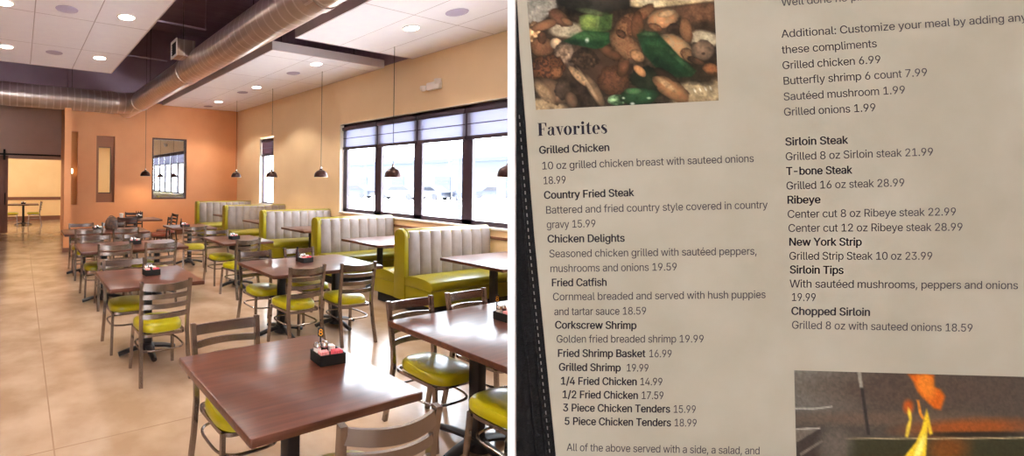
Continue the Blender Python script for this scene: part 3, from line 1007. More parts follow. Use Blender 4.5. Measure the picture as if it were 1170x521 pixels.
p = Proto(make_chair('dining_chair', 'metal ladder back chair with lime seat', MT['steel'], MT['vinyl']))
G = 'metal ladder back chairs with lime seats'
CH = [
    (1.12, 2.32, PI, 'metal chair tucked into the far side of the nearest square table'),
    (1.235, 1.47, -0.10, 'metal chair at the bottom edge, its curved back against the nearest table'),
    (1.095, 3.96, 0.02, 'metal chair with bright lime seat facing away at the second left table'),
    (0.99, 4.72, PI, 'metal chair behind the second left table, lime seat showing under the top'),
    (1.11, 6.33, 0, 'metal chair facing away at the third left table, left one of the pair'),
    (1.70, 6.30, 0.03, 'metal chair facing away at the third left table, right one of the pair'),
    (1.01, 6.92, PI, 'metal chair behind the third left table, left one, lime seat at the corner'),
    (1.62, 6.92, PI, 'metal chair on the far side of the third left table, right one'),
    (1.03, 8.30, 0, 'metal chair facing away at the long table by the pillar, left one'),
    (1.64, 8.28, 0, 'metal chair facing away at the long table by the pillar, right one'),
    (1.03, 8.93, PI, 'metal chair behind the long table by the pillar, left one'),
    (1.62, 8.93, PI, 'metal chair behind the long table by the pillar, right one near the bag'),
    (2.55, 4.03, 0.05, 'metal chair facing away at the long middle table, left one of the pair'),
    (3.17, 3.97, -0.06, 'metal chair facing away at the long middle table, right one of the pair'),
    (2.53, 4.68, PI, 'metal chair facing us across the long middle table, left one'),
    (3.16, 4.68, PI, 'metal chair facing us across the long middle table, right one behind the caddy'),
    (2.90, 6.13, 0.22, 'metal chair turned a little, facing away at the square booth-side table'),
    (2.97, 6.97, PI, 'metal chair facing us across the square table beside the booths'),
    (2.92, 8.16, -0.30, 'metal chair with lime seat turned at the farthest square table of the middle row'),
    (2.54, 2.22, PI, 'metal chair facing us at the right edge table, left one in daylight'),
    (3.14, 2.22, PI, 'metal chair facing us at the right edge table, right one'),
    (2.47, 1.58, 0, 'metal chair on the near side of the right edge table, cut by the partition'),
    (-0.27, 18.0, -PI / 2, 'metal chair in the room beyond the barn doorway, left of its table'),
    (0.44, 18.0, PI / 2, 'metal chair in the room beyond the barn doorway, right of its table'),
]
for x, y, rz, lb in CH:
    p.put((x, y, 0), rz, lb, G)
p = Proto(make_chair('wooden_chair', 'dark wooden ladder back chair', MT['darkchair'], MT['brownseat'], False))
for x, y, rz, lb in [(2.86, 10.28, 1.1, 'dark wooden chair nearest us at the table before the orange wall'), (3.17, 10.88, PI / 2, 'dark wooden chair at the right end of the table before the orange wall'),
                     (2.58, 11.52, PI, 'dark wooden chair between the orange wall and the dark table'), (2.13, 10.52, 0, 'dark wooden chair half hidden behind the brown bag')]:
    p.put((x, y, 0), rz, lb, 'dark wooden chairs')

# ------------------------------------------------------------------ things on the tables


def box_tray(t, w, d, h, z=0):
    k = 0.005
    b_ = B()
    b_.span((-w / 2, -d / 2, z), (w / 2, d / 2, z + k))
    b_.span((-w / 2, -d / 2, z), (w / 2, -d / 2 + k, z + h)); b_.span((-w / 2, d / 2 - k, z), (w / 2, d / 2, z + h))
    b_.span((-w / 2, -d / 2, z), (-w / 2 + k, d / 2, z + h)); b_.span((w / 2 - k, -d / 2, z), (w / 2, d / 2, z + h))
    return b_


cp_root = thing('condiment_caddy', 'black caddy', 'caddy')
box_tray(cp_root, 0.15, 0.11, 0.055).build('tray', MT['matte_black'], cp_root, False)
B().span((-0.071, -0.003, 0.004), (0.071, 0.003, 0.05)).build('divider', MT['matte_black'], cp_root, False)
CAD = Proto(cp_root)
pk = B().box((0, 0, 0.032), (0.008, 0.038, 0.06), 0.002)
P_PINK = Proto(tag(pk.build('sweetener_packet', MT['pink']), 'pink packet', 'packet'))
P_RED = Proto(tag(B().box((0, 0, 0.032), (0.008, 0.038, 0.06), 0.002).build('sweetener_packet', MT['red']), 'red packet', 'packet'))
P_WHITE = Proto(tag(B().box((0, 0, 0.032), (0.008, 0.038, 0.06), 0.002).build('sugar_packet', MT['paperwhite']), 'white packet', 'packet'))


def make_shaker(fill):
    t = thing(fill + '_shaker', 'shaker', 'shaker')
    B().lathe([(0.001, 0), (0.019, 0.0), (0.021, 0.006), (0.021, 0.05), (0.018, 0.068)], 18).build('jar', MT[fill], t)
    B().lathe([(0.020, 0.066), (0.020, 0.08), (0.014, 0.09), (0.002, 0.093)], 18).build('lid', MT['chrome'], t)
    return t


SALT = Proto(make_shaker('salt'))
PEPPER = Proto(make_shaker('pepper'))
SIGN = None
_sg = thing('table_number_sign', 'table number stick', 'sign')
B().lathe([(0.02, 0), (0.02, 0.006), (0.004, 0.012)], 14).build('foot', MT['black'], _sg)
B().tube([(0, 0, 0.01), (0, 0, 0.115)], 0.0045, 8).build('stem', MT['black'], _sg)
pl_ = B().box((0, 0, 0.13), (0.03, 0.006, 0.05), 0.002).build('plate', MT['black'], _sg)
nb = B()
for cz, rr in ((0.1215, 0.0085), (0.1375, 0.0072)):
    nb.tube([(rr * math.cos(a), -0.0038, cz + rr * 1.05 * math.sin(a)) for a in np.linspace(0, 2 * PI, 20, endpoint=False)], 0.0024, 6, closed=True)
nb.build('number_eight', MT['orange_ink'], pl_)
SIGN = Proto(_sg)
BOTTLE = thing('sauce_bottle', 'bottle', 'bottle')
B().lathe([(0.001, 0), (0.02, 0), (0.022, 0.01), (0.022, 0.09), (0.01, 0.12), (0.009, 0.15)], 16).build('bottle_body', MT['sauce'], BOTTLE)
B().lathe([(0.011, 0.148), (0.011, 0.165), (0.002, 0.167)], 14).build('cap', MT['black'], BOTTLE)
BOTTLE = Proto(BOTTLE)


def caddy(x, y, rz, where, n_red=6, n_pink=4, n_white=6, sign=False, shakers=True, bottles=0, z=0.75):
    CAD.put((x, y, z), rz, 'black condiment caddy on ' + where, 'condiment caddies')
    R = Matrix.Rotation(rz, 3, 'Z')

    def at(a, b_, dz=0.0055):
        v = R @ Vector((a, b_, 0))
        return (x + v.x, y + v.y, z + dz)
    k = 0
    for i in range(n_red):
        P_RED.put(at(0.012 + 0.0095 * i, -0.03), rz + random.uniform(-0.12, 0.12), 'red sweetener packet standing in the caddy on ' + where, 'red packets on ' + where)
    for i in range(n_pink):
        P_PINK.put(at(-0.064 + 0.0105 * i, -0.03, 0.008), rz + random.uniform(-0.12, 0.12), 'pale pink packet standing in the caddy on ' + where, 'pale pink packets on ' + where)
    for i in range(n_white):
        P_WHITE.put(at(0.022 + 0.0088 * i, 0.027, 0.012), rz + random.uniform(-0.12, 0.12), 'white sugar packet standing in the caddy on ' + where, 'white packets on ' + where)
    if shakers:
        SALT.put(at(-0.048, 0.027), rz, 'glass salt shaker in the caddy on ' + where, 'salt shakers')
        PEPPER.put(at(-0.005, 0.027), rz, 'dark pepper shaker in the caddy on ' + where, 'pepper shakers')
    if sign:
        SIGN.put(at(0.0, 0.078, 0.0), rz * 0.2 - 0.45, 'black table number stick with an orange figure, behind the caddy on ' + where, 'table number signs')
    for b_ in range(bottles):
        BOTTLE.put(at(-0.05 + 0.05 * b_, 0.085, 0.0), rz, 'dark sauce bottle beside the caddy on ' + where + (', left one', ', middle one', ', right one')[b_ if bottles > 1 else 1], 'sauce bottles')


caddy(1.455, 1.965, -0.1, 'the nearest square table', 6, 5, 4, sign=True)
caddy(1.17, 4.51, 0.1, 'the second left table', 6, 4, 4)
caddy(2.99, 4.50, 0.1, 'the long middle table', 5, 5, 5, bottles=1)
caddy(3.035, 2.03, 0.0, 'the right edge table', 5, 5, 5, sign=True)
caddy(3.08, 6.70, 0.1, 'the booth-side square table', 2, 3, 6)
caddy(1.50, 6.72, 0.0, 'the third left table', 2, 2, 6)
caddy(1.27, 8.72, 0.0, 'the long table by the pillar', 0, 2, 6)
caddy(2.93, 8.72, 0.1, 'the farthest square middle table', 4, 3, 4, bottles=1)
caddy(2.57, 11.12, 0.0, 'the dark table at the orange wall', 0, 0, 6, bottles=3)
caddy(0.10, 18.3, 0.0, 'the table beyond the barn doorway', 2, 0, 6)

t = thing('drinking_cup', 'white paper cup standing on the dark table before the orange wall', 'cup', (2.10, 10.86, 0.75))
B().lathe([(0.001, 0.0), (0.036, 0.0), (0.048, 0.13), (0.05, 0.135), (0.046, 0.132), (0.035, 0.01)], 22, cap=False).build('cup_wall', MT['paperwhite'], t)
B().lathe([(0.052, 0.13), (0.052, 0.14), (0.03, 0.146), (0.001, 0.146)], 22, cap=False).build('lid', MT['trimwhite'], t)

t = thing('handbag', 'slouched dark brown handbag standing on the long table by the pillar', 'bag', (1.53, 8.86, 0.75), 0.15)
rings = []
for z, w, d in ((0, 0.2, 0.1), (0.015, 0.235, 0.12), (0.08, 0.24, 0.125), (0.15, 0.215, 0.10), (0.21, 0.16, 0.06), (0.235, 0.10, 0.03)):
    rings.append([(w / 2 * math.copysign(abs(math.cos(a)) ** 0.7, math.cos(a)) + 0.006 * math.sin(5 * a + z * 30), d / 2 * math.copysign(abs(math.sin(a)) ** 0.7, math.sin(a)), z) for a in np.linspace(0, 2 * PI, 28, endpoint=False)])
B().loops(rings).build('bag_body', MT['bag'], t)
B().tube([(0.06 * math.cos(a) - 0.0, 0.012, 0.19 + 0.06 * math.sin(a)) for a in np.linspace(0.1, PI - 0.1, 12)], 0.008, 8).build('strap', MT['darkwood'], t)
B().box((0, -0.052, 0.13), (0.14, 0.012, 0.09), 0.005).build('flap', MT['bag'], t)

# ------------------------------------------------------------------ white partition and the menu mounted on it
# The menu page is 0.43 m wide; page units below are 1/1440 m, u to the right and v downward from the partition's plumb point.
UNIT = 0.36 / F_PX
PO = FWD * 0.36 + UP * EYE                      # a point in the plane of the page


def page(u, v, lift=0.0, k=1.0):
    """page units -> world, lift towards the reader; k spreads the sheet about the plumb point (bevelled edges)"""
    u, v = PX + (u - PX) * k, PY + (v - PY) * k
    return PO + CX * ((u - PX) * UNIT) - CY * ((v - PY) * UNIT) - FWD * lift


wp = B()
for_edge = lambda u, z: None
tl = PO + CX * ((580 - PX) * UNIT * 0.3633 / 0.36)
nx = FWD * 0.0033
prt = []
for z in (0.0, 2.9):
    k = (z - tl.z) / CY.z
    e = tl + CY * k                              # left edge, a touch off plumb
    r_ = e + RGT * 0.95
    prt.append([e + nx, r_ + nx, r_ + nx + FWD * 0.09, e + nx + FWD * 0.09 + RGT * 0.06])
for q in prt:
    for v in q:
        v.z = 0.0 if q is prt[0] else 2.9
wp.loops([[tuple(v) for v in q] for q in prt])
struct('wall_partition', wp, MT['white'])

leather = mottled('black_leather', srgb(9, 9, 10), srgb(18, 17, 18), (260, 260, 260), 0.55, bump=0.4, spec=0.12)
thread = mat('grey_thread', srgb(112, 108, 104), 0.7)
paper = mottled('cream_menu_paper', srgb(147, 140, 125), srgb(157, 150, 136), (16, 16, 16), 0.8, detail=9, lo=0.3, hi=0.7, spec=0.15)
ink = mat('dark_plum_ink', srgb(32, 28, 38), 0.7, spec=0.1)
ink2 = mat('soft_plum_ink', srgb(54, 49, 56), 0.7, spec=0.1)

menu = bpy.data.objects.new('menu_board', None); COL.objects.link(menu)
menu.location = page(590, 740, -0.0033)
tag(menu, 'large two column restaurant menu page in a black stitched leather cover, on white partition', 'menu')
bpy.context.view_layer.update()
INV = Matrix.Translation(-menu.location)


def flat(name, polys, m, parent, lift, thick=0.0, bevel=False):
    """polygons in page units -> mesh lying in the page plane; thick > 0 gives it a solid edge"""
    o_ = menu.location
    b_ = bmesh.new()
    for poly in polys:
        k0, k1 = (1 - lift / 0.36, 1 - (lift - thick) / 0.36) if bevel else (1, 1)
        top = [b_.verts.new(page(u, v, lift, k0) - o_) for u, v in poly]
        b_.faces.new(top[::-1])
        if thick:
            lo = [b_.verts.new(page(u, v, lift - thick, k1) - o_) for u, v in poly]
            b_.faces.new(lo)
            n = len(poly)
            for i in range(n):
                b_.faces.new((top[i], top[(i + 1) % n], lo[(i + 1) % n], lo[i]))
    bmesh.ops.recalc_face_normals(b_, faces=b_.faces)
    me = bpy.data.meshes.new(name)
    b_.to_mesh(me); b_.free()
    me.materials.append(m)
    o = bpy.data.objects.new(name, me); COL.objects.link(o)
    o.parent = parent
    return o


flat('cover', [[(590, -110), (1236, -110), (1236, 740), (590, 740)]], leather, menu, -0.0008, 0.0024, True)
EDGE = [(590.6, -40), (591.2, 0), (594.5, 60), (600.2, 130), (605.5, 200), (611, 268), (617, 332), (623.3, 396), (629.6, 460), (635.6, 521), (650, 700)]
pg = flat('menu_page', [[(590.4, -90)] + EDGE + [(1225, 712), (1225, -90)]], paper, menu, -0.0003, 0.0006)
# raised seam of the cover and its stitches beside the page
rb = B()
o_ = menu.location
for off, r__ in ((11, 0.0011), (22, 0.0009)):
    pts = [page(u - off, v, -0.0009) - o_ for u, v in EDGE[3:] if u - off > 591.5]
    if len(pts) > 1:
        rb.tube(pts, r__, 8)
rb.build('cover_seam', leather, menu)
st = []
for i in range(3, len(EDGE) - 1):
    (u0, v0), (u1, v1) = EDGE[i], EDGE[i + 1]
    n = max(1, int((v1 - v0) / 8))
    for k in range(n):
        a, b2 = (k + 0.15) / n, (k + 0.62) / n
        for off in (6.5,):
            ua, va, ub, vb = u0 + (u1 - u0) * a - off, v0 + (v1 - v0) * a, u0 + (u1 - u0) * b2 - off, v0 + (v1 - v0) * b2
            if ua > 592:
                st.append([(ua - 0.45, va), (ua + 0.45, va), (ub + 0.45, vb), (ub - 0.45, vb)])
flat('stitching', st, thread, menu, -0.0005, 0.0004)

GLY = json.loads(r'''{" ":[188,[]],",":[188,[[38,-119,68,71,137,71,84,-119]]],"-":[453,[[337,244,337,188,114,188,114,244]]],".":[188,[[95,-4,78,-1,63,9,53,24,50,41,53,59,63,73,78,83,95,87,113,83,128,73,138,59,141,41,138,24,128,9,113,-1]]],"/":[249,[[235,533,71,-76,14,-76,178,533]]],"0":[453,[[227,-7,174,1,130,24,95,62,69,113,53,178,48,254,53,330,69,395,95,447,130,484,174,508,227,516,279,508,323,484,358,447,384,395,400,330,405,254,400,178,384,113,359,62,323,24,279,1],[227,50,261,56,290,74,313,103,330,144,340,194,344,254,340,314,330,365,313,405,290,435,261,453,227,460,192,453,163,435,140,405,123,365,113,314,109,254,113,194,123,144,140,103,163,74,192,56]]],"1":[453,[[76,0,76,55,391,55,391,0],[276,509,276,0,212,0,212,448,86,358,86,427,198,509]]],"2":[453,[[64,0,64,47,234,229,282,282,311,327,320,371,317,397,308,419,293,436,273,449,224,460,196,457,172,447,153,433,139,413,130,390,127,362,66,362,71,405,86,442,111,473,143,496,182,511,225,516,268,511,306,497,337,474,361,445,376,411,381,372,371,318,336,259,267,180,153,60,389,57,389,0]]],"3":[453,[[218,-7,173,-3,133,10,98,30,70,57,52,91,44,132,109,132,115,107,126,87,144,71,165,59,219,50,275,61,297,74,315,93,325,116,329,145,326,172,316,196,299,217,275,234,242,244,201,248,157,248,157,299,288,448,70,452,70,509,372,509,372,461,211,278,211,289,264,288,308,276,344,253,371,222,387,186,393,145,387,103,370,66,344,36,309,12,266,-2]]],"4":[453,[[40,105,40,158,247,509,311,509,109,166,413,163,413,105],[282,0,282,121,282,146,282,318,343,318,343,0]]],"5":[453,[[221,-7,178,-2,140,11,108,32,83,60,66,93,60,130,122,130,127,108,138,89,173,60,221,50,250,53,276,64,298,82,314,104,324,131,328,162,324,193,314,221,297,244,275,262,248,273,218,277,167,268,128,246,67,253,96,509,366,509,366,452,151,452,134,301,178,325,229,334,263,330,294,321,321,306,345,285,364,260,379,231,388,199,391,163,385,117,369,76,343,41,309,15,268,-1]]],"6":[453,[[226,-7,182,-1,142,15,109,40,84,74,69,115,64,162,68,199,80,239,137,340,252,509,322,509,151,261,145,261,165,288,196,307,235,314,278,309,316,295,346,271,370,240,384,201,389,157,384,112,368,73,343,39,310,14,271,-2],[226,48,254,52,279,63,299,79,314,101,324,128,327,157,324,187,314,213,299,235,279,251,254,262,226,265,198,262,174,252,153,235,138,214,128,188,125,158,128,128,138,102,153,79,174,63,198,52]]],"7":[453,[[97,0,323,448,62,452,62,509,391,509,391,449,165,0]]],"8":[453,[[226,-7,178,-2,136,11,101,33,74,62,57,96,52,135,55,166,65,195,81,220,101,241,125,256,153,265,119,282,93,308,76,342,70,380,75,417,90,450,114,477,146,498,184,511,226,516,269,511,306,498,337,477,361,450,377,417,382,380,376,342,359,308,333,282,300,267,327,256,351,241,372,220,387,195,397,166,401,135,395,96,378,62,352,33,317,11,275,-2],[226,49,258,52,285,60,307,74,323,91,333,113,337,139,333,165,322,189,305,208,283,223,256,232,226,235,196,232,169,223,147,208,130,189,119,165,115,139,119,113,129,91,145,74,167,60,195,52],[226,290,274,300,293,313,307,330,316,351,319,376,316,399,308,420,294,437,275,449,226,460,177,449,159,437,145,420,136,399,133,376,136,351,145,330,159,313,178,300]]],"9":[453,[[226,516,271,510,310,494,343,468,368,434,384,393,389,347,385,309,373,270,315,168,200,0,130,0,301,248,307,248,287,221,257,202,218,195,175,199,137,214,106,237,83,269,68,307,64,352,69,397,85,436,110,469,143,494,182,510],[226,460,199,457,174,446,154,429,138,407,129,381,125,352,129,322,138,295,154,274,174,257,199,247,226,243,254,247,279,257,299,273,314,295,324,321,327,350,324,381,314,407,299,429,279,446,254,457]]],":":[188,[[95,-4,78,-1,63,9,53,24,50,41,53,59,63,73,78,83,95,87,113,83,128,73,138,59,141,41,138,24,128,9,113,-1],[95,271,78,274,63,284,53,299,50,316,53,334,63,349,78,359,95,362,113,359,128,349,138,334,141,316,138,299,128,284,113,274]]],"A":[480,[[16,0,201,509,276,509,463,0,395,0,287,302,264,372,232,478,245,478,213,371,191,302,85,0],[110,142,110,199,370,199,370,142]]],"B":[456,[[60,0,60,509,241,509,289,504,329,491,359,469,381,442,394,410,398,374,395,344,387,320,356,286,315,267,315,262,339,257,363,245,385,227,402,203,414,173,418,136,413,100,400,67,377,39,344,18,301,4,247,0],[125,57,245,57,296,63,330,80,349,105,355,137,352,161,342,184,327,203,306,218,279,228,248,231,125,231],[125,285,238,285,288,296,308,309,323,326,333,348,336,372,330,403,313,429,283,446,240,452,125,452]]],"C":[510,[[267,-7,205,1,150,25,104,63,70,115,48,179,40,254,48,329,70,393,104,445,150,484,205,508,267,516,340,504,373,490,402,471,427,447,448,418,463,385,473,348,408,348,389,395,357,428,315,449,267,456,223,450,184,432,150,403,125,364,109,314,103,254,109,194,125,145,151,105,184,76,223,59,267,53,315,60,357,81,389,114,408,160,473,160,463,124,448,91,428,62,402,38,373,19,341,5,305,-4]]],"D":[502,[[219,0,96,0,96,57,215,57,272,63,318,81,354,110,379,149,394,198,399,255,394,312,379,361,354,399,320,428,275,446,221,452,93,452,93,509,225,509,294,501,353,478,399,441,433,391,455,329,462,255,455,181,433,119,398,68,351,31,291,8],[125,509,125,0,60,0,60,509]]],"F":[410,[[60,0,60,509,369,509,369,452,125,452,125,278,346,278,346,221,125,221,125,0]]],"G":[520,[[269,-7,205,1,149,25,104,64,69,116,47,179,40,254,47,329,69,393,103,445,149,484,203,508,265,516,304,513,340,504,374,489,403,469,429,445,449,416,465,384,474,349,408,349,387,393,356,427,315,448,265,456,222,450,183,432,150,404,125,364,109,314,103,254,109,194,125,145,151,105,184,76,224,59,269,53,309,57,345,71,374,93,396,123,410,160,415,202,434,199,283,199,283,256,478,256,478,200,471,141,451,91,419,50,377,19,326,0]]],"N":[523,[[60,0,60,509,136,509,343,183,363,151,388,107,414,55,405,54,401,108,399,157,399,195,399,509,463,509,463,0,387,0,202,290,177,331,148,381,108,452,119,454,122,384,124,328,125,291,125,0]]],"P":[445,[[60,0,60,509,235,509,289,503,332,487,366,462,390,430,404,391,409,348,404,304,390,265,366,233,332,207,289,191,235,186,125,186,125,0],[125,242,233,242,269,246,297,256,318,272,333,294,342,319,344,348,342,376,333,402,318,423,297,439,268,449,232,452,125,452]]],"R":[449,[[60,0,60,509,236,509,290,504,333,489,367,465,390,433,405,395,409,352,405,309,390,271,367,240,333,217,289,203,236,198,125,198,125,0],[125,255,234,255,269,258,298,267,319,281,334,300,342,324,345,352,342,380,334,405,319,425,298,440,269,449,233,452,125,452],[353,0,230,229,303,229,428,0]]],"S":[447,[[224,-9,172,-4,128,9,91,31,64,60,46,96,38,137,104,137,110,110,123,88,142,71,166,59,224,49,257,52,286,60,311,74,329,92,341,114,346,139,342,161,332,179,296,205,245,222,184,239,128,260,86,289,60,326,52,372,58,413,75,448,102,476,138,498,180,511,227,516,275,511,316,498,351,476,377,449,394,415,401,378,337,378,326,412,302,437,267,453,225,459,194,456,167,448,145,435,129,418,118,398,115,376,119,352,131,334,169,308,212,293,264,279,312,264,359,238,395,198,405,171,408,139,403,99,386,64,360,34,323,11,278,-4]]],"T":[449,[[32,452,32,509,417,509,417,452,257,452,257,0,193,0,193,452]]],"W":[686,[[155,0,16,509,82,509,163,196,175,145,187,94,197,40,189,40,200,94,211,145,224,196,306,509,380,509,462,196,474,145,486,94,497,40,488,40,499,94,510,145,523,196,603,509,670,509,530,0,455,0,368,323,351,391,336,475,350,475,335,395,318,323,230,0]]],"Y":[472,[[203,0,203,208,16,509,91,509,192,344,222,292,250,230,224,230,251,293,280,344,381,509,455,509,268,208,268,0]]],"a":[389,[[160,-9,126,-5,94,5,68,22,48,45,35,73,30,108,34,138,43,161,58,179,78,193,125,211,178,220,234,227,265,235,273,243,276,255,267,297,240,322,196,331,149,322,118,301,100,274,41,291,57,322,79,346,104,364,133,375,194,384,239,379,286,360,306,343,322,320,333,290,337,251,337,0,277,0,277,52,272,52,252,25,215,1],[170,45,202,49,228,59,248,74,263,93,272,115,276,138,276,190,259,182,231,176,200,171,175,168,134,159,103,139,95,124,92,105,102,72,130,52]]],"b":[424,[[229,-8,198,-5,172,4,138,31,118,59,112,59,112,0,53,0,53,509,114,509,114,319,137,346,171,373,197,381,229,384,274,378,313,361,345,332,370,293,385,245,390,189,385,133,370,84,346,45,313,16,274,-2],[220,47,253,51,279,66,301,88,316,117,325,151,328,189,325,227,316,261,301,290,280,311,253,325,220,330,188,325,161,312,140,291,125,263,116,229,113,189,116,150,125,115,140,86,162,65,188,51]]],"c":[396,[[207,-8,159,-2,117,16,82,46,56,85,40,133,34,187,40,243,56,291,82,330,117,360,159,378,207,384,260,377,305,356,340,322,362,277,303,262,290,289,270,311,242,325,207,330,173,325,145,310,124,287,108,258,99,224,96,187,99,151,108,117,124,89,145,66,173,51,207,46,243,52,271,66,292,89,304,117,363,102,341,56,306,21,261,-1]]],"d":[424,[[195,-8,151,-2,111,16,79,45,55,84,39,133,34,189,39,245,55,293,79,332,112,361,151,378,196,384,228,381,253,373,287,346,306,319,311,319,311,509,372,509,372,0,313,0,313,59,307,59,287,31,252,4,227,-5],[205,47,236,51,263,65,284,86,299,115,309,150,312,189,309,229,300,263,284,291,263,312,237,325,205,330,172,325,145,311,124,290,108,261,99,227,96,189,99,151,109,117,124,88,145,66,172,51]]],"e":[404,[[212,-8,161,-2,117,16,82,46,56,85,40,132,34,187,39,242,55,290,81,329,115,359,157,378,205,384,266,374,294,361,319,341,341,315,357,282,368,242,371,194,371,169,75,169,75,221,309,221,307,237,298,269,283,294,263,314,237,326,205,330,173,326,146,313,125,294,109,270,99,241,96,211,96,178,100,139,110,106,128,80,151,61,179,50,212,46,254,53,285,73,306,105,365,91,353,63,335,39,311,19,283,4,249,-5]]],"f":[254,[[228,379,228,327,6,327,6,379],[81,0,81,432,84,461,96,486,113,505,135,519,187,530,222,527,243,521,227,468,215,472,195,474,171,470,154,460,145,443,142,419,142,0]]],"g":[425,[[207,-151,168,-148,134,-140,82,-110,51,-69,101,-41,122,-66,154,-88,207,-97,249,-92,282,-75,304,-47,311,-6,311,68,306,68,287,41,252,16,227,8,195,5,152,10,113,27,80,53,55,90,39,136,34,191,39,246,55,293,80,332,112,361,152,378,196,384,228,382,253,373,288,346,308,319,313,319,313,379,372,379,372,-9,367,-54,350,-90,324,-117,291,-136,251,-147],[205,59,237,63,264,75,285,95,300,121,309,154,312,193,309,231,300,264,285,291,264,312,237,325,205,330,172,325,145,312,124,290,109,262,99,229,96,193,99,155,109,123,124,96,145,76,172,63]]],"h":[410,[[114,227,114,0,53,0,53,509,114,509,114,287,102,287,124,332,152,362,187,379,227,384,264,380,295,369,321,349,341,321,353,285,357,240,357,0,296,0,296,235,290,275,273,304,246,323,210,329,184,326,161,317,141,303,126,283,117,257]]],"i":[167,[[53,0,53,379,114,379,114,0],[84,443,67,446,54,455,44,468,41,483,44,499,54,512,67,521,84,524,100,521,114,512,123,499,126,483,123,468,114,455,100,446]]],"k":[381,[[110,137,110,212,121,212,284,379,360,379,184,199,177,199],[53,0,53,509,114,509,114,0],[294,0,148,186,191,229,372,0]]],"l":[189,[[139,-2,101,3,74,20,58,47,53,84,53,509,114,509,114,99,120,62,130,54,146,52,160,53,170,54,181,3,162,-1]]],"m":[610,[[53,0,53,379,112,379,112,295,118,323,132,346,172,376,219,386,257,380,287,361,309,331,321,295,312,295,322,321,337,343,381,375,437,386,468,383,497,372,522,354,541,328,553,296,557,255,557,0,496,0,496,254,490,289,473,313,447,326,419,330,395,328,374,320,345,290,335,247,335,0,274,0,274,260,269,288,253,311,229,326,199,330,158,320,140,307,126,289,117,266,114,238,114,0]]],"n":[410,[[114,227,114,0,53,0,53,379,112,379,112,287,102,287,124,332,152,362,187,379,227,384,264,380,295,369,321,349,341,321,353,285,357,240,357,0,296,0,296,235,290,275,273,304,246,323,210,329,184,326,161,317,141,303,126,283,117,257]]],"o":[415,[[207,-8,159,-2,117,16,82,46,56,85,40,133,34,187,40,243,56,291,82,330,117,360,159,378,207,384,256,378,299,360,333,330,359,291,376,243,381,187,376,133,359,85,333,46,299,16,256,-2],[207,46,242,51,270,66,292,89,307,117,316,151,319,187,316,224,307,258,292,287,270,310,242,325,207,330,173,325,145,310,124,287,108,258,99,224,96,187,99,151,108,117,124,89,145,66,173,51]]],"p":[424,[[53,-143,53,379,112,379,112,319,118,319,137,346,171,373,197,381,229,384,274,378,313,361,345,332,370,293,385,245,390,189,385,133,370,84,346,45,313,16,274,-2,229,-8,198,-5,173,4,138,31,118,59,114,-143],[220,47,253,51,279,66,301,88,316,117,325,151,328,189,325,227,316,261,301,290,280,311,253,325,220,330,188,325,161,312,140,291,125,263,116,229,113,189,116,150,125,115,140,86,162,65,188,51]]],"r":[259,[[53,0,53,379,112,379,112,321,130,347,152,367,181,380,213,385,229,384,243,384,243,322,230,324,207,326,182,323,159,315,140,301,126,284,117,262,114,237,114,0]]],"s":[365,[[182,-8,145,-5,112,3,84,18,62,38,45,63,36,94,94,107,105,79,124,60,150,49,181,45,217,50,244,62,262,81,268,103,265,121,254,136,237,147,212,155,149,170,104,186,72,208,53,237,47,274,51,305,65,332,87,354,115,370,149,381,187,384,223,381,254,372,279,358,299,339,324,290,268,277,258,298,243,316,219,328,187,333,156,329,131,317,114,299,109,277,112,258,124,243,172,223,229,209,275,194,306,171,325,142,331,107,326,75,312,47,290,24,260,6,223,-5]]],"t":[227,[[204,379,204,327,6,327,6,379],[65,471,126,471,126,98,128,76,136,61,150,53,170,50,185,51,202,54,213,2,192,-3,168,-4,125,2,92,21,72,52,65,93]]],"u":[410,[[182,-5,146,-1,115,11,89,31,69,59,57,95,53,139,53,379,114,379,114,144,119,105,137,75,164,56,200,50,226,53,249,62,268,77,283,97,293,122,296,153,296,379,357,379,357,0,298,0,298,92,307,92,286,47,257,17,222,0]]],"v":[389,[[163,0,17,379,84,379,165,155,187,87,206,21,184,21,203,87,224,155,305,379,371,379,226,0]]],"w":[567,[[138,0,23,379,87,379,133,214,154,137,175,41,165,41,186,135,206,214,252,379,316,379,362,214,382,136,402,41,391,41,413,135,434,214,480,379,545,379,429,0,368,0,319,172,305,225,291,280,277,338,291,338,277,280,263,225,248,172,199,0]]],"y":[389,[[47,-139,61,-86,71,-87,104,-89,130,-74,151,-36,163,-1,17,379,84,379,165,155,187,87,206,21,184,21,202,87,224,155,305,379,371,379,204,-58,177,-107,139,-136,91,-145,65,-143]]],"z":[380,[[42,0,42,46,254,320,48,323,48,379,333,379,333,331,126,60,339,56,339,0]]],"é":[404,[[212,-8,161,-2,117,16,82,46,56,85,40,132,34,187,39,242,55,290,81,329,115,359,157,378,205,384,266,374,294,361,319,341,341,315,357,282,368,242,371,194,371,169,75,169,75,221,309,221,307,237,298,269,283,294,263,314,237,326,205,330,173,326,146,313,125,294,109,270,99,241,96,211,96,178,100,139,110,106,128,80,151,61,179,50,212,46,254,53,285,73,306,105,365,91,353,63,335,39,311,19,283,4,249,-5],[177,429,225,529,293,529,227,429]]]}''')


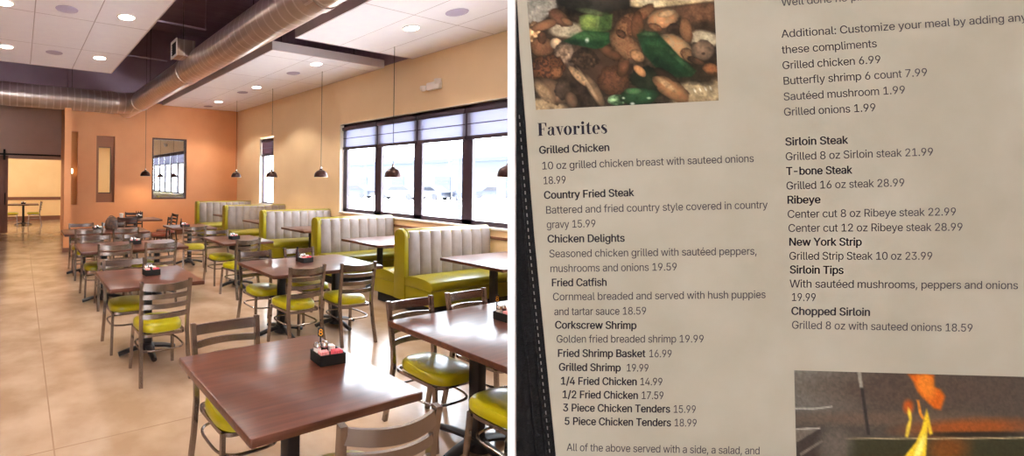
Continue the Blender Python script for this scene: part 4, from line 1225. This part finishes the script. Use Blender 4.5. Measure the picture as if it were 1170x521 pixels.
def line_of_text(txt, u0, v0, u1, v1, bold=False, cap=9.0, m=None):
    """letters between two ends of a baseline, as a filled 2D curve turned into a mesh"""
    layers = {}
    x = 0.0
    for ch in txt:
        adv, cs = GLY[ch]
        info = []
        for pts in cs:
            P_ = [(pts[i], pts[i + 1]) for i in range(0, len(pts), 2)]
            ar = sum(P_[i - 1][0] * P_[i][1] - P_[i][0] * P_[i - 1][1] for i in range(len(P_))) / 2
            info.append((P_, ar, min(q[0] for q in P_), max(q[0] for q in P_), min(q[1] for q in P_), max(q[1] for q in P_)))
        if info:
            sg = max(info, key=lambda q: abs(q[1]))[1]
            outer = [q for q in info if q[1] * sg > 0]
            for k, q in enumerate(outer):      # strokes that overlap go on layers of their own
                layers.setdefault(k, []).append([(x + adv / 2 + (a_ - adv / 2) * 1.06, b_) for a_, b_ in q[0]])
            for q in info:
                if q[1] * sg < 0:
                    k = next((k for k, r_ in enumerate(outer) if r_[2] <= q[2] and r_[3] >= q[3] and r_[4] <= q[4] and r_[5] >= q[5]), 0)
                    layers[k].append([(x + adv / 2 + (a_ - adv / 2) * 1.06, b_) for a_, b_ in q[0]])
        x += adv + (10 if bold else 0)
    joined = bmesh.new()
    for k in layers:
        cu = bpy.data.curves.new('lettering', 'CURVE')
        cu.dimensions = '2D'
        cu.fill_mode = 'BOTH'
        for P_ in layers[k]:
            sp = cu.splines.new('POLY')
            sp.points.add(len(P_) - 1)
            for i, (a_, b_) in enumerate(P_):
                sp.points[i].co = (a_ / 1000, b_ / 1000, 0, 1)
            sp.use_cyclic_u = True
        ob = bpy.data.objects.new('lettering', cu)
        COL.objects.link(ob)
        dg = bpy.context.evaluated_depsgraph_get()
        me = bpy.data.meshes.new_from_object(ob.evaluated_get(dg))
        bpy.data.objects.remove(ob)
        for dx, dy in (((-0.021, 0), (-0.011, 0.008), (0, -0.008), (0.011, 0.008), (0.021, 0)) if bold else ((-0.003, 0), (0.003, 0))):
            m2 = me.copy()
            m2.transform(Matrix.Translation((dx, dy, 0)))
            joined.from_mesh(m2)      # struck several times, so the strokes come out heavier
            bpy.data.meshes.remove(m2)
        bpy.data.meshes.remove(me)
    me = bpy.data.meshes.new('menu_lettering')
    joined.to_mesh(me)
    joined.free()
    total = x / 1000 - (0.05 if txt[-1] != ' ' else 0)
    su = (u1 - u0) / total
    sv = cap / 0.525
    slope = (v1 - v0) / (u1 - u0)
    ang = math.atan(slope)
    o_ = menu.location
    for v in me.vertices:
        px, py = v.co.x - 0.025, v.co.y
        u = u0 + px * su + py * sv * math.sin(ang)
        w = v0 + px * su * slope - py * sv * math.cos(ang)
        v.co = page(u, w, -0.00018) - o_
    me.materials.clear()
    me.materials.append(m or (ink if bold else ink2))
    o = bpy.data.objects.new('menu_lettering', me)
    COL.objects.link(o)
    o.parent = pg
    return o


T_ = line_of_text
for a in [
    ('Grilled Chicken', 616.6, 175.7, 696.7, 172.4, 1), ('10 oz grilled chicken breast with sauteed onions', 619.3, 193.7, 861.6, 185.0, 0), ('18.99', 621, 210.6, 647, 209.5, 0),
    ('Country Fried Steak', 622, 227.2, 724.4, 224.0, 1), ('Battered and fried country style covered in country', 623.9, 244.2, 877.2, 238.0, 0), ('gravy 15.99', 625, 260.8, 681, 259.5, 0),
    ('Chicken Delights', 626, 277.2, 713.9, 276.1, 1), ('Seasoned chicken grilled with sautéed peppers,', 627.9, 294.1, 865.1, 291.0, 0), ('mushrooms and onions 19.59', 629, 311, 774, 309, 0),
    ('Fried Catfish', 630.6, 327.2, 693.5, 326.6, 1), ('Cornmeal breaded and served with hush puppies', 632, 343.3, 875, 340.6, 0), ('and tartar sauce 18.59', 633.6, 360.2, 738.9, 359.4, 0),
    ('Corkscrew Shrimp', 634.6, 375.5, 727.3, 376, 1), ('Golden fried breaded shrimp 19.99', 636.2, 391.6, 804.7, 391.4, 0),
    ('Fried Shrimp Basket', 637.5, 407.8, 737.4, 408.2, 1), ('16.99', 741.6, 408.2, 768, 408.4, 0), ('Grilled Shrimp', 638.9, 423.6, 709.3, 424.4, 1), ('19.99', 716, 424.5, 741.4, 424.7, 0),
    ('1/4 Fried Chicken', 640.7, 439.5, 727.9, 440.3, 1), ('14.99', 731.4, 440.3, 757.3, 440.5, 0), ('1/2 Fried Chicken', 642.6, 454.9, 729.2, 456, 1), ('17.59', 733, 456, 758.6, 456.2, 0),
    ('3 Piece Chicken Tenders', 643.6, 470, 765.8, 471.6, 1), ('15.99', 769.5, 471.7, 795.5, 472, 0), ('5 Piece Chicken Tenders', 645.2, 485.4, 766.8, 487.2, 1), ('18.99', 770.5, 487.2, 796.5, 487.6, 0),
    ('All of the above served with a side, a salad, and', 647.9, 515.3, 868.3, 519.3, 0),
]:
    T_(*a[:5], bold=bool(a[5]), cap=8.9)
for a in [
    ('Well done no pink', 893.7, 6.7, 996, -0.6, 0), ('Additional: Customize your meal by adding', 893.7, 43.0, 1148, 25.4, 0), ('any of', 1152.6, 25.1, 1190, 22.6, 0), ('these compliments', 894.2, 61.3, 1002.3, 53.8, 0),
    ('Grilled chicken 6.99', 894.7, 79, 1007, 72, 0), ('Butterfly shrimp 6 count 7.99', 895.5, 96.8, 1060.3, 86.6, 0), ('Sautéed mushroom 1.99', 896, 114.8, 1035, 106.7, 0), ('Grilled onions 1.99', 896.3, 132.3, 1001.2, 126.9, 0),
    ('Sirloin Steak', 898, 166.3, 969, 164.1, 1), ('Grilled 8 oz Sirloin steak 21.99', 898.2, 183.2, 1067, 177.6, 0), ('T-bone Steak', 899, 199.9, 973.8, 198.3, 1), ('Grilled 16 oz steak 28.99', 899, 216.6, 1034.2, 212.8, 0),
    ('Ribeye', 900, 232.7, 937.7, 232.2, 1), ('Center cut 8 oz Ribeye steak 22.99', 900.4, 249, 1093.1, 246.1, 0), ('Center cut 12 oz Ribeye steak 28.99', 901.2, 265, 1100.6, 263.6, 0),
    ('New York Strip', 902, 280.7, 984.8, 280.7, 1), ('Grilled Strip Steak 10 oz 23.99', 902.3, 296.8, 1066, 296.8, 0), ('Sirloin Tips', 903, 312.4, 964, 313, 1),
    ('With sautéed mushrooms, peppers and onions', 903, 328.5, 1163.5, 330.4, 0), ('19.99', 904.7, 343.9, 932.6, 344.1, 0), ('Chopped Sirloin', 904.7, 359.7, 994.5, 361, 1), ('Grilled 8 oz with sauteed onions 18.59', 905.2, 375.6, 1112, 379.1, 0),
]:
    T_(*a[:5], bold=bool(a[5]), cap=9.2)

# the fat-and-thin serif heading
FAV = []
_pen = [0.0]


def fpoly(pts):
    FAV.append([(_pen[0] + x, y) for x, y in pts])


def fbar(x0, y0, x1, y1):
    fpoly([(x0, y0), (x1, y0), (x1, y1), (x0, y1)])


def fstroke(pts):
    L_, R_ = [], []
    n = len(pts)
    for i, (x, y, w) in enumerate(pts):
        a, b2 = pts[max(i - 1, 0)], pts[min(i + 1, n - 1)]
        dx, dy = b2[0] - a[0], b2[1] - a[1]
        l_ = math.hypot(dx, dy) or 1
        L_.append((x - dy / l_ * w / 2, y + dx / l_ * w / 2)); R_.append((x + dy / l_ * w / 2, y - dx / l_ * w / 2))
    for i in range(n - 1):
        fpoly([L_[i], L_[i + 1], R_[i + 1], R_[i]])


def fring(cx, cy, rx, ry, ix, iy, a0=0.0, a1=2 * PI, n=32):
    for k in range(n):
        p_, q_ = a0 + (a1 - a0) * k / n, a0 + (a1 - a0) * (k + 1) / n
        fpoly([(cx + rx * math.cos(p_), cy + ry * math.sin(p_)), (cx + rx * math.cos(q_), cy + ry * math.sin(q_)), (cx + ix * math.cos(q_), cy + iy * math.sin(q_)), (cx + ix * math.cos(p_), cy + iy * math.sin(p_))])


def fdot(cx, cy, r_):
    fpoly([(cx + r_ * math.cos(a), cy + r_ * math.sin(a)) for a in np.linspace(0, 2 * PI, 20, endpoint=False)])


# F a v o r i t e s
fbar(70, 0, 235, 700); fbar(15, 672, 70, 700); fbar(15, 0, 290, 28); fbar(235, 672, 500, 700); fpoly([(500, 700), (470, 700), (400, 672), (470, 480), (500, 480)]); fbar(235, 338, 360, 366); fbar(350, 260, 376, 446); _pen[0] += 530
fbar(245, 70, 385, 360); fring(245, 350, 140, 135, 10, 112, 0, 0.5 * PI, 12); fstroke([(255, 474, 24), (190, 468, 32), (140, 430, 60)]); fdot(115, 390, 62); fring(165, 140, 145, 145, 35, 110, 0.45 * PI, 1.75 * PI, 24); fstroke([(150, 282, 22), (245, 300, 24)]); fstroke([(200, 14, 26), (255, 80, 40)]); fstroke([(320, 90, 130), (360, 20, 70), (430, 20, 20), (440, 60, 14)]); _pen[0] += 455
fpoly([(40, 480), (200, 480), (300, 0), (235, 0)]); fpoly([(372, 480), (404, 480), (275, 0), (245, 0)]); fbar(0, 454, 240, 480); fbar(300, 454, 450, 480); _pen[0] += 450
fring(235, 240, 225, 255, 78, 226); _pen[0] += 485
fbar(70, 0, 215, 480); fbar(10, 454, 70, 480); fbar(10, 0, 285, 26); fstroke([(205, 330, 22), (235, 430, 26), (310, 472, 40)]); fdot(345, 400, 76); _pen[0] += 435
fbar(70, 0, 215, 480); fbar(10, 454, 70, 480); fbar(10, 0, 275, 26); fdot(142, 625, 84); _pen[0] += 290
fbar(75, 80, 215, 560); fpoly([(75, 480), (215, 480), (215, 650), (190, 650)]); fbar(5, 454, 330, 480); fstroke([(145, 90, 140), (185, 22, 80), (270, 8, 34), (330, 70, 24)]); _pen[0] += 355
fring(230, 240, 220, 255, 72, 226, 0.02, 1.72 * PI, 30); fbar(150, 228, 445, 254); _pen[0] += 465
fstroke([(335, 345, 14), (320, 440, 26), (230, 480, 32), (120, 440, 90), (95, 360, 130), (190, 270, 150), (290, 190, 150), (310, 110, 130), (270, 30, 70), (180, -2, 32), (75, 50, 26), (40, 160, 14)]); _pen[0] += 400
u0, v0, u1, v1 = 614.8, 155.2, 694.5, 152.3
sx_ = (u1 - u0) / (_pen[0] - 25)
sy_ = 14.6 / 700
sl_ = (v1 - v0) / (u1 - u0)
heading = [[(u0 + x * sx_ + y * sy_ * math.sin(math.atan(sl_)) - 0.3, v0 + x * sx_ * sl_ - y * sy_) for x, y in p_] for p_ in FAV]
flat('heading_lettering', heading, ink, pg, -0.00018)

# ---- the two printed pictures: fine colour grids, painted shape by shape


def vnoise(U, V, s, seed):
    r = np.random.default_rng(seed)
    g = r.random((160, 160))
    x, y = (U / s) % 150, (V / s) % 150
    xi, yi = x.astype(int), y.astype(int)
    fx, fy = x - xi, y - yi
    fx, fy = fx * fx * (3 - 2 * fx), fy * fy * (3 - 2 * fy)
    return (g[yi, xi] * (1 - fx) + g[yi, xi + 1] * fx) * (1 - fy) + (g[yi + 1, xi] * (1 - fx) + g[yi + 1, xi + 1] * fx) * fy


class Print:
    def __init__(self, quad, nu, nv):
        a, b2 = np.linspace(0, 1, nu), np.linspace(0, 1, nv)
        A, Bv = np.meshgrid(a, b2)
        (x0, y0), (x1, y1), (x2, y2), (x3, y3) = quad      # tl tr br bl
        self.U = (x0 * (1 - A) + x1 * A) * (1 - Bv) + (x3 * (1 - A) + x2 * A) * Bv
        self.V = (y0 * (1 - A) + y1 * A) * (1 - Bv) + (y3 * (1 - A) + y2 * A) * Bv
        self.c = np.zeros(self.U.shape + (3,))
        self.n1 = vnoise(self.U, self.V, 7.0, 1); self.n2 = vnoise(self.U, self.V, 2.6, 2); self.n3 = vnoise(self.U, self.V, 1.3, 3)

    def fill(self, col):
        self.c[:] = col

    def mix(self, w, col):
        self.c = self.c * (1 - w[..., None]) + np.array(col, float) * w[..., None]

    def ell(self, x, y, rx, ry, rot, col, soft=0.12, wob=0.25, tex=0.0, col2=None):
        a = math.radians(rot)
        dx, dy = self.U - x, self.V - y
        p_, q_ = (dx * math.cos(a) + dy * math.sin(a)) / rx, (-dx * math.sin(a) + dy * math.cos(a)) / ry
        d = np.sqrt(p_ * p_ + q_ * q_) + wob * (self.n1 - 0.5) + 0.5 * wob * (self.n2 - 0.5)
        w = np.clip((1 - d) / soft + 0.5, 0, 1)
        c = np.broadcast_to(np.array(col, float), self.c.shape).copy()
        if col2 is not None:
            k = np.clip((self.n1 * 0.35 + self.n2 * 0.4 + self.n3 * 0.25 - 0.5) * 2.6 * tex + 0.5 * min(1, tex), 0, 1)[..., None]
            c = c * (1 - k) + np.array(col2, float) * k
        if tex:
            c = c * (1.14 - 0.5 * np.clip(d, 0, 1.1) ** 3 + 0.34 * (self.n1 - 0.5) + 0.3 * (self.n2 - 0.5))[..., None]
        self.c = self.c * (1 - w[..., None]) + c * w[..., None]

    def poly(self, pts, col, soft=1.0):
        w = np.full(self.U.shape, 1e9)
        n = len(pts)
        ins = np.zeros(self.U.shape, bool)
        for i in range(n):
            (ax, ay), (bx, by) = pts[i], pts[(i + 1) % n]
            ex, ey = bx - ax, by - ay
            t_ = np.clip(((self.U - ax) * ex + (self.V - ay) * ey) / (ex * ex + ey * ey + 1e-9), 0, 1)
            w = np.minimum(w, np.hypot(self.U - ax - t_ * ex, self.V - ay - t_ * ey))
            cross = ((ay > self.V) != (by > self.V)) & (self.U < (bx - ax) * (self.V - ay) / (by - ay + 1e-12) + ax)
            ins ^= cross
        sd = np.where(ins, w, -w)
        self.mix(np.clip(sd / soft + 0.5, 0, 1), col)

    def grain(self, amt):
        self.c *= (1 + amt * ((self.n3 - 0.5) + (self.n2 - 0.5)))[..., None]

    def build(self, name, gain=0.72):
        nv, nu = self.U.shape
        o_ = menu.location
        vs = [tuple(page(self.U[j, i], self.V[j, i], -0.00019) - o_) for j in range(nv) for i in range(nu)]
        fs = [(j * nu + i, (j + 1) * nu + i, (j + 1) * nu + i + 1, j * nu + i + 1) for j in range(nv - 1) for i in range(nu - 1)]
        me = bpy.data.meshes.new(name)
        me.from_pydata(vs, [], fs)
        at = me.color_attributes.new('ink', 'FLOAT_COLOR', 'POINT')
        v = np.clip(self.c, 0, 255) / 255
        lin = np.where(v <= 0.04045, v / 12.92, ((v + 0.055) / 1.055) ** 2.4) * gain
        rgba = np.concatenate([lin, np.ones(lin.shape[:2] + (1,))], 2).astype(np.float32)
        at.data.foreach_set('color', rgba.ravel())
        m = mat(name + '_print', (1, 1, 1, 1), 0.6, spec=0.15)
        n = nd(m, 'ShaderNodeAttribute', attribute_name='ink')
        m.node_tree.links.new(n.outputs['Color'], m.node_tree.nodes['Principled BSDF'].inputs['Base Color'])
        me.materials.append(m)
        o = bpy.data.objects.new(name, me); COL.objects.link(o)
        o.parent = pg
        return o


K = 1 / 3.858


def fx(x):
    return 583 + x * K


def fy(y):
    return y * K


food = Print([(598.2, -46), (814.2, -50), (821.4, 114.8), (612.6, 125.6)], 230, 180)
food.fill((52, 40, 28))
E_ = lambda x, y, rx, ry, rot, col, **k: food.ell(fx(x), fy(y), rx * K, ry * K, rot, col, **k)


def Q_(pts, col, soft=2.0):
    food.poly([(fx(x), fy(y)) for x, y in pts], col, soft)


# plate, bread, dark meat behind
Q_([(60, -220), (900, -220), (900, -30), (60, -30)], (120, 108, 90), 6)
E_(480, 230, 420, 200, 0, (64, 47, 32), soft=0.3, tex=0.5, col2=(50, 36, 26))
Q_([(60, -30), (225, -30), (205, 40), (150, 80), (100, 115), (70, 95)], (146, 137, 120), 4)
E_(245, 132, 75, 34, 0, (164, 146, 114), soft=0.4); E_(110, 60, 40, 40, 0, (160, 150, 132), soft=0.6)
E_(375, 0, 160, 58, 2, (60, 52, 42), tex=1, col2=(42, 37, 31)); E_(360, 52, 60, 12, 10, (70, 78, 44), soft=0.5)
Q_([(530, -60), (900, -70), (900, 6), (760, 22), (620, 36), (530, 26)], (192, 164, 114), 3); E_(620, 12, 60, 14, 4, (214, 190, 142), soft=0.7); E_(820, -5, 70, 12, -4, (206, 180, 130), soft=0.7)
Q_([(600, 42), (760, 24), (900, 8), (906, 132), (810, 138), (750, 72), (640, 52)], (92, 60, 38), 4); E_(840, 60, 70, 40, 0, (110, 72, 46), soft=0.8); E_(850, 118, 60, 26, 0, (56, 40, 28), soft=0.7)
E_(855, 170, 70, 34, 10, (180, 162, 126), soft=0.4)
E_(850, 400, 100, 72, -8, (164, 140, 98), soft=0.3); E_(810, 450, 90, 30, 0, (150, 124, 84), soft=0.5); E_(160, 470, 90, 34, 6, (164, 134, 92), soft=0.4)
TAN, DRK, LIT = (158, 108, 64), (82, 48, 28), (196, 152, 100)
for a, kw in [
    ((215, 78, 58, 30, 38, (122, 80, 50)), dict(tex=1.0, col2=(70, 42, 28))), ((250, 95, 30, 14, 30, (150, 104, 64)), dict(tex=0.8, col2=DRK)),
    ((108, 150, 30, 56, 0, TAN), dict(tex=1.1, col2=LIT)), ((150, 112, 62, 22, -18, (164, 112, 68)), dict(tex=1.0, col2=(104, 64, 38))), ((140, 205, 52, 44, 10, (150, 100, 58)), dict(tex=1.3, col2=(90, 56, 34))), ((140, 165, 20, 30, 0, (92, 58, 36)), dict(tex=0.8, col2=DRK)),
    ((203, 190, 26, 26, 20, (196, 166, 126)), dict(tex=0.5, col2=TAN)), ((242, 240, 46, 56, -15, (108, 84, 62)), dict(tex=0.8, col2=(128, 104, 78))), ((275, 250, 10, 46, -10, (136, 112, 88)), dict(soft=0.6)),
    ((410, 300, 132, 104, 10, (82, 56, 38)), dict(tex=1.1, col2=(54, 36, 26))), ((330, 260, 60, 44, 10, (62, 44, 30)), dict(tex=0.8, col2=(88, 62, 42))), ((455, 355, 72, 66, 20, (124, 74, 42)), dict(tex=1.4, col2=(68, 40, 26))), ((440, 230, 60, 24, 30, (112, 70, 42)), dict(tex=1.2, col2=DRK)), ((500, 290, 26, 50, 15, (122, 76, 44)), dict(tex=1.2, col2=DRK)),
]:
    E_(*a, **kw)
Q_([(305, 72), (345, 62), (400, 72), (452, 62), (446, 128), (395, 146), (315, 132)], (78, 104, 42)); E_(347, 96, 38, 28, 0, (132, 152, 62), soft=0.7); E_(420, 96, 26, 34, 10, (58, 84, 36), soft=0.7); E_(385, 96, 7, 30, 5, (110, 130, 60), soft=0.9)
Q_([(232, 182), (280, 158), (325, 134), (440, 142), (442, 186), (405, 212), (372, 216), (330, 206)], (32, 72, 34)); E_(350, 160, 70, 16, 4, (54, 98, 46), soft=0.8); E_(338, 180, 9, 13, 20, (188, 202, 176), soft=0.9, wob=0.8); E_(300, 186, 46, 12, 8, (22, 50, 26), soft=0.8)
for a, kw in [
    ((585, 62, 66, 26, -38, (150, 100, 58)), dict(tex=1.2, col2=DRK)), ((515, 120, 46, 72, 30, (156, 104, 60)), dict(tex=1.5, col2=(74, 44, 26))), ((560, 110, 30, 60, 5, (128, 78, 44)), dict(tex=1.4, col2=DRK)), ((512, 205, 84, 46, 42, (174, 122, 74)), dict(tex=1.3, col2=(104, 64, 38))), ((560, 245, 34, 24, 30, (196, 138, 84)), dict(tex=0.8, col2=TAN)), ((490, 150, 26, 16, 40, (66, 42, 28)), dict(tex=0.6, col2=DRK)),
    ((672, 84, 74, 44, -14, (186, 144, 94)), dict(tex=1.1, col2=(136, 90, 54))), ((690, 60, 40, 16, -14, (204, 164, 112)), dict(tex=0.6, col2=TAN)), ((722, 128, 34, 28, 10, (56, 38, 26)), dict(tex=0.5, col2=(40, 28, 20))), ((776, 132, 28, 56, -12, (164, 112, 66)), dict(tex=1.2, col2=(104, 64, 38))), ((640, 120, 36, 16, 20, (150, 106, 64)), dict(tex=1, col2=DRK)),
    ((735, 205, 80, 42, 34, (196, 158, 106)), dict(tex=1.3, col2=(150, 104, 62))), ((790, 245, 46, 26, 30, (170, 122, 74)), dict(tex=1.2, col2=DRK)), ((850, 220, 50, 46, 0, (134, 106, 78)), dict(tex=0.7, col2=(104, 78, 56))), ((852, 236, 8, 6, 0, (70, 52, 38)), dict(soft=0.8)), ((820, 268, 40, 14, 20, (92, 62, 40)), dict(tex=0.8, col2=DRK)),
    ((890, 308, 42, 28, 20, (182, 112, 58)), dict(tex=1.3, col2=(110, 62, 34))), ((840, 345, 80, 26, 0, (44, 34, 24)), dict(soft=0.7)),
]:
    E_(*a, **kw)
Q_([(558, 152), (596, 136), (645, 142), (690, 186), (748, 250), (800, 292), (822, 312), (800, 338), (720, 340), (650, 302), (590, 240)], (26, 58, 30)); E_(640, 200, 70, 26, 45, (36, 74, 38), soft=0.9); E_(745, 262, 78, 10, 42, (50, 86, 46), soft=0.8); E_(680, 290, 70, 24, 35, (18, 42, 24), soft=0.9); E_(610, 150, 28, 8, 5, (60, 96, 54), soft=0.9)
E_(600, 350, 74, 54, 10, (36, 44, 26), tex=0.8, col2=(28, 30, 20)); E_(572, 312, 34, 18, 42, (192, 126, 66), tex=0.8, col2=TAN); E_(690, 338, 66, 22, 32, (58, 36, 24), tex=0.8, col2=(38, 26, 18)); E_(712, 394, 94, 38, 32, (182, 126, 72), tex=1.1, col2=(124, 78, 44)); E_(690, 372, 46, 12, 36, (206, 158, 104), soft=0.7)
E_(470, 440, 46, 24, 0, (62, 98, 56), tex=1.4, col2=(112, 142, 96)); E_(570, 425, 84, 38, -4, (46, 84, 44), tex=1.4, col2=(28, 58, 32)); E_(545, 402, 40, 16, 0, (86, 120, 72), tex=1.2, col2=(46, 84, 44)); E_(540, 457, 9, 5, 0, (226, 232, 214), soft=0.9); E_(500, 432, 6, 4, 0, (190, 206, 172), soft=0.9); E_(612, 432, 9, 5, 0, (150, 176, 136), soft=0.9)
E_(168, 300, 76, 58, -8, (132, 74, 38), tex=2.0, col2=(54, 32, 22)); E_(205, 318, 30, 24, 0, (176, 108, 56), tex=1.4, col2=DRK); E_(190, 372, 40, 18, 0, (50, 36, 26), soft=0.7); E_(185, 402, 86, 50, 30, (112, 84, 56), tex=0.9, col2=(84, 60, 40)); E_(150, 410, 22, 58, -38, (158, 124, 84), soft=0.7); E_(232, 395, 36, 44, 10, (88, 66, 48), tex=0.6, col2=(70, 50, 36)); E_(270, 440, 26, 40, -20, (120, 88, 58), tex=1, col2=(78, 54, 36))
E_(300, 335, 18, 62, -44, (152, 122, 84), tex=0.5, col2=TAN); E_(372, 400, 24, 84, -30, (128, 98, 66), tex=0.8, col2=(90, 66, 44)); E_(345, 375, 8, 74, -32, (166, 132, 92), soft=0.8); E_(320, 420, 14, 56, -20, (60, 44, 32), soft=0.7)
for x, y in ((815, 400), (838, 395), (862, 392), (884, 388)):
    E_(x, y, 4, 9, -25, (226, 214, 180), soft=0.9)
food.grain(0.22)
food.c *= (0.80 + 0.42 * food.n1)[..., None]
_g = food.c.mean(2, keepdims=True)
food.c = _g + (food.c - _g) * 0.82
food.build('food_photo')

J = 1 / 3.9


def gx(x):
    return 870 + x * J


def gy(y):
    return 390 + y * J


fl = Print([(907.7, 423.2), (1222, 432.2), (1228, 690), (914.5, 682)], 240, 190)
fl.fill((78, 70, 62))
G_ = lambda x, y, rx, ry, rot, col, **k: fl.ell(gx(x), gy(y), rx * J, ry * J, rot, col, **k)
G_(220, 170, 230, 130, 10, (124, 124, 114), soft=1.0, wob=0.1); G_(700, 220, 520, 90, 2, (84, 70, 60), soft=1.0, wob=0.1); G_(560, 345, 460, 30, 0, (100, 84, 70), soft=1.0, wob=0.1)
fl.poly([(gx(380), gy(432)), (gx(1400), gy(428)), (gx(1400), gy(900)), (gx(380), gy(900))], (56, 54, 36), 3)
G_(930, 385, 270, 36, -2, (150, 78, 34), soft=1.0, wob=0.1); G_(830, 480, 90, 60, 0, (120, 70, 30), soft=1.0, wob=0.15); G_(980, 415, 240, 12, 0, (44, 38, 32), soft=0.8, wob=0.1)
fl.poly([(gx(340), gy(431)), (gx(760), gy(431)), (gx(1300), gy(427)), (gx(1300), gy(433)), (gx(760), gy(437)), (gx(340), gy(436))], (176, 160, 124), 1)
fl.poly([(gx(428), gy(135)), (gx(444), gy(135)), (gx(455), gy(208)), (gx(440), gy(208))], (150, 148, 134), 1.2); fl.poly([(gx(442), gy(208)), (gx(456), gy(208)), (gx(486), gy(418)), (gx(472), gy(418))], (44, 40, 38), 1.2)
fl.poly([(gx(150), gy(296)), (gx(240), gy(297)), (gx(318), gy(288)), (gx(318), gy(294)), (gx(240), gy(304)), (gx(150), gy(304))], (176, 172, 160), 1.2)
fl.poly([(gx(150), gy(390)), (gx(262), gy(386)), (gx(170), gy(446)), (gx(150), gy(452))], (112, 104, 92), 1); fl.poly([(gx(150), gy(388)), (gx(262), gy(384)), (gx(262), gy(391)), (gx(150), gy(396))], (178, 172, 160), 0.8)
fl.poly([(gx(160), gy(450)), (gx(262), gy(392)), (gx(290), gy(470)), (gx(230), gy(560)), (gx(150), gy(560))], (62, 52, 46), 2); G_(330, 470, 70, 80, 0, (96, 88, 78), soft=0.8); fl.poly([(gx(170), gy(500)), (gx(270), gy(440)), (gx(276), gy(448)), (gx(178), gy(512))], (120, 112, 100), 1)
# flames
OR, YE = (226, 116, 30), (246, 222, 70)
fl.poly([(gx(655), gy(148)), (gx(770), gy(150)), (gx(766), gy(205)), (gx(800), gy(215)), (gx(820), gy(245)), (gx(800), gy(306)), (gx(770), gy(300)), (gx(735), gy(262)), (gx(700), gy(225)), (gx(680), gy(180))], (214, 100, 24), 4)
G_(735, 200, 36, 60, -20, (232, 130, 40), soft=0.7); G_(655, 290, 22, 30, 0, (190, 86, 30), soft=0.9)
fl.poly([(gx(694), gy(262)), (gx(704), gy(262)), (gx(716), gy(320)), (gx(730), gy(345)), (gx(720), gy(350)), (gx(704), gy(325))], (226, 140, 40), 1.6)
fl.poly([(gx(655), gy(292)), (gx(668), gy(312)), (gx(672), gy(345)), (gx(664), gy(395)), (gx(654), gy(430)), (gx(642), gy(425)), (gx(648), gy(380)), (gx(660), gy(350)), (gx(652), gy(320))], (240, 206, 66), 2.2)
fl.poly([(gx(738), gy(302)), (gx(750), gy(345)), (gx(764), gy(412)), (gx(752), gy(418)), (gx(742), gy(385)), (gx(738), gy(460)), (gx(728), gy(620)), (gx(560), gy(620)), (gx(640), gy(512)), (gx(690), gy(450)), (gx(716), gy(390)), (gx(726), gy(345))], (240, 200, 44), 2.4)
G_(706, 480, 16, 60, 20, (250, 240, 120), soft=0.8); fl.grain(0.16)
fl.build('flame_photo')

# ------------------------------------------------------------------ done
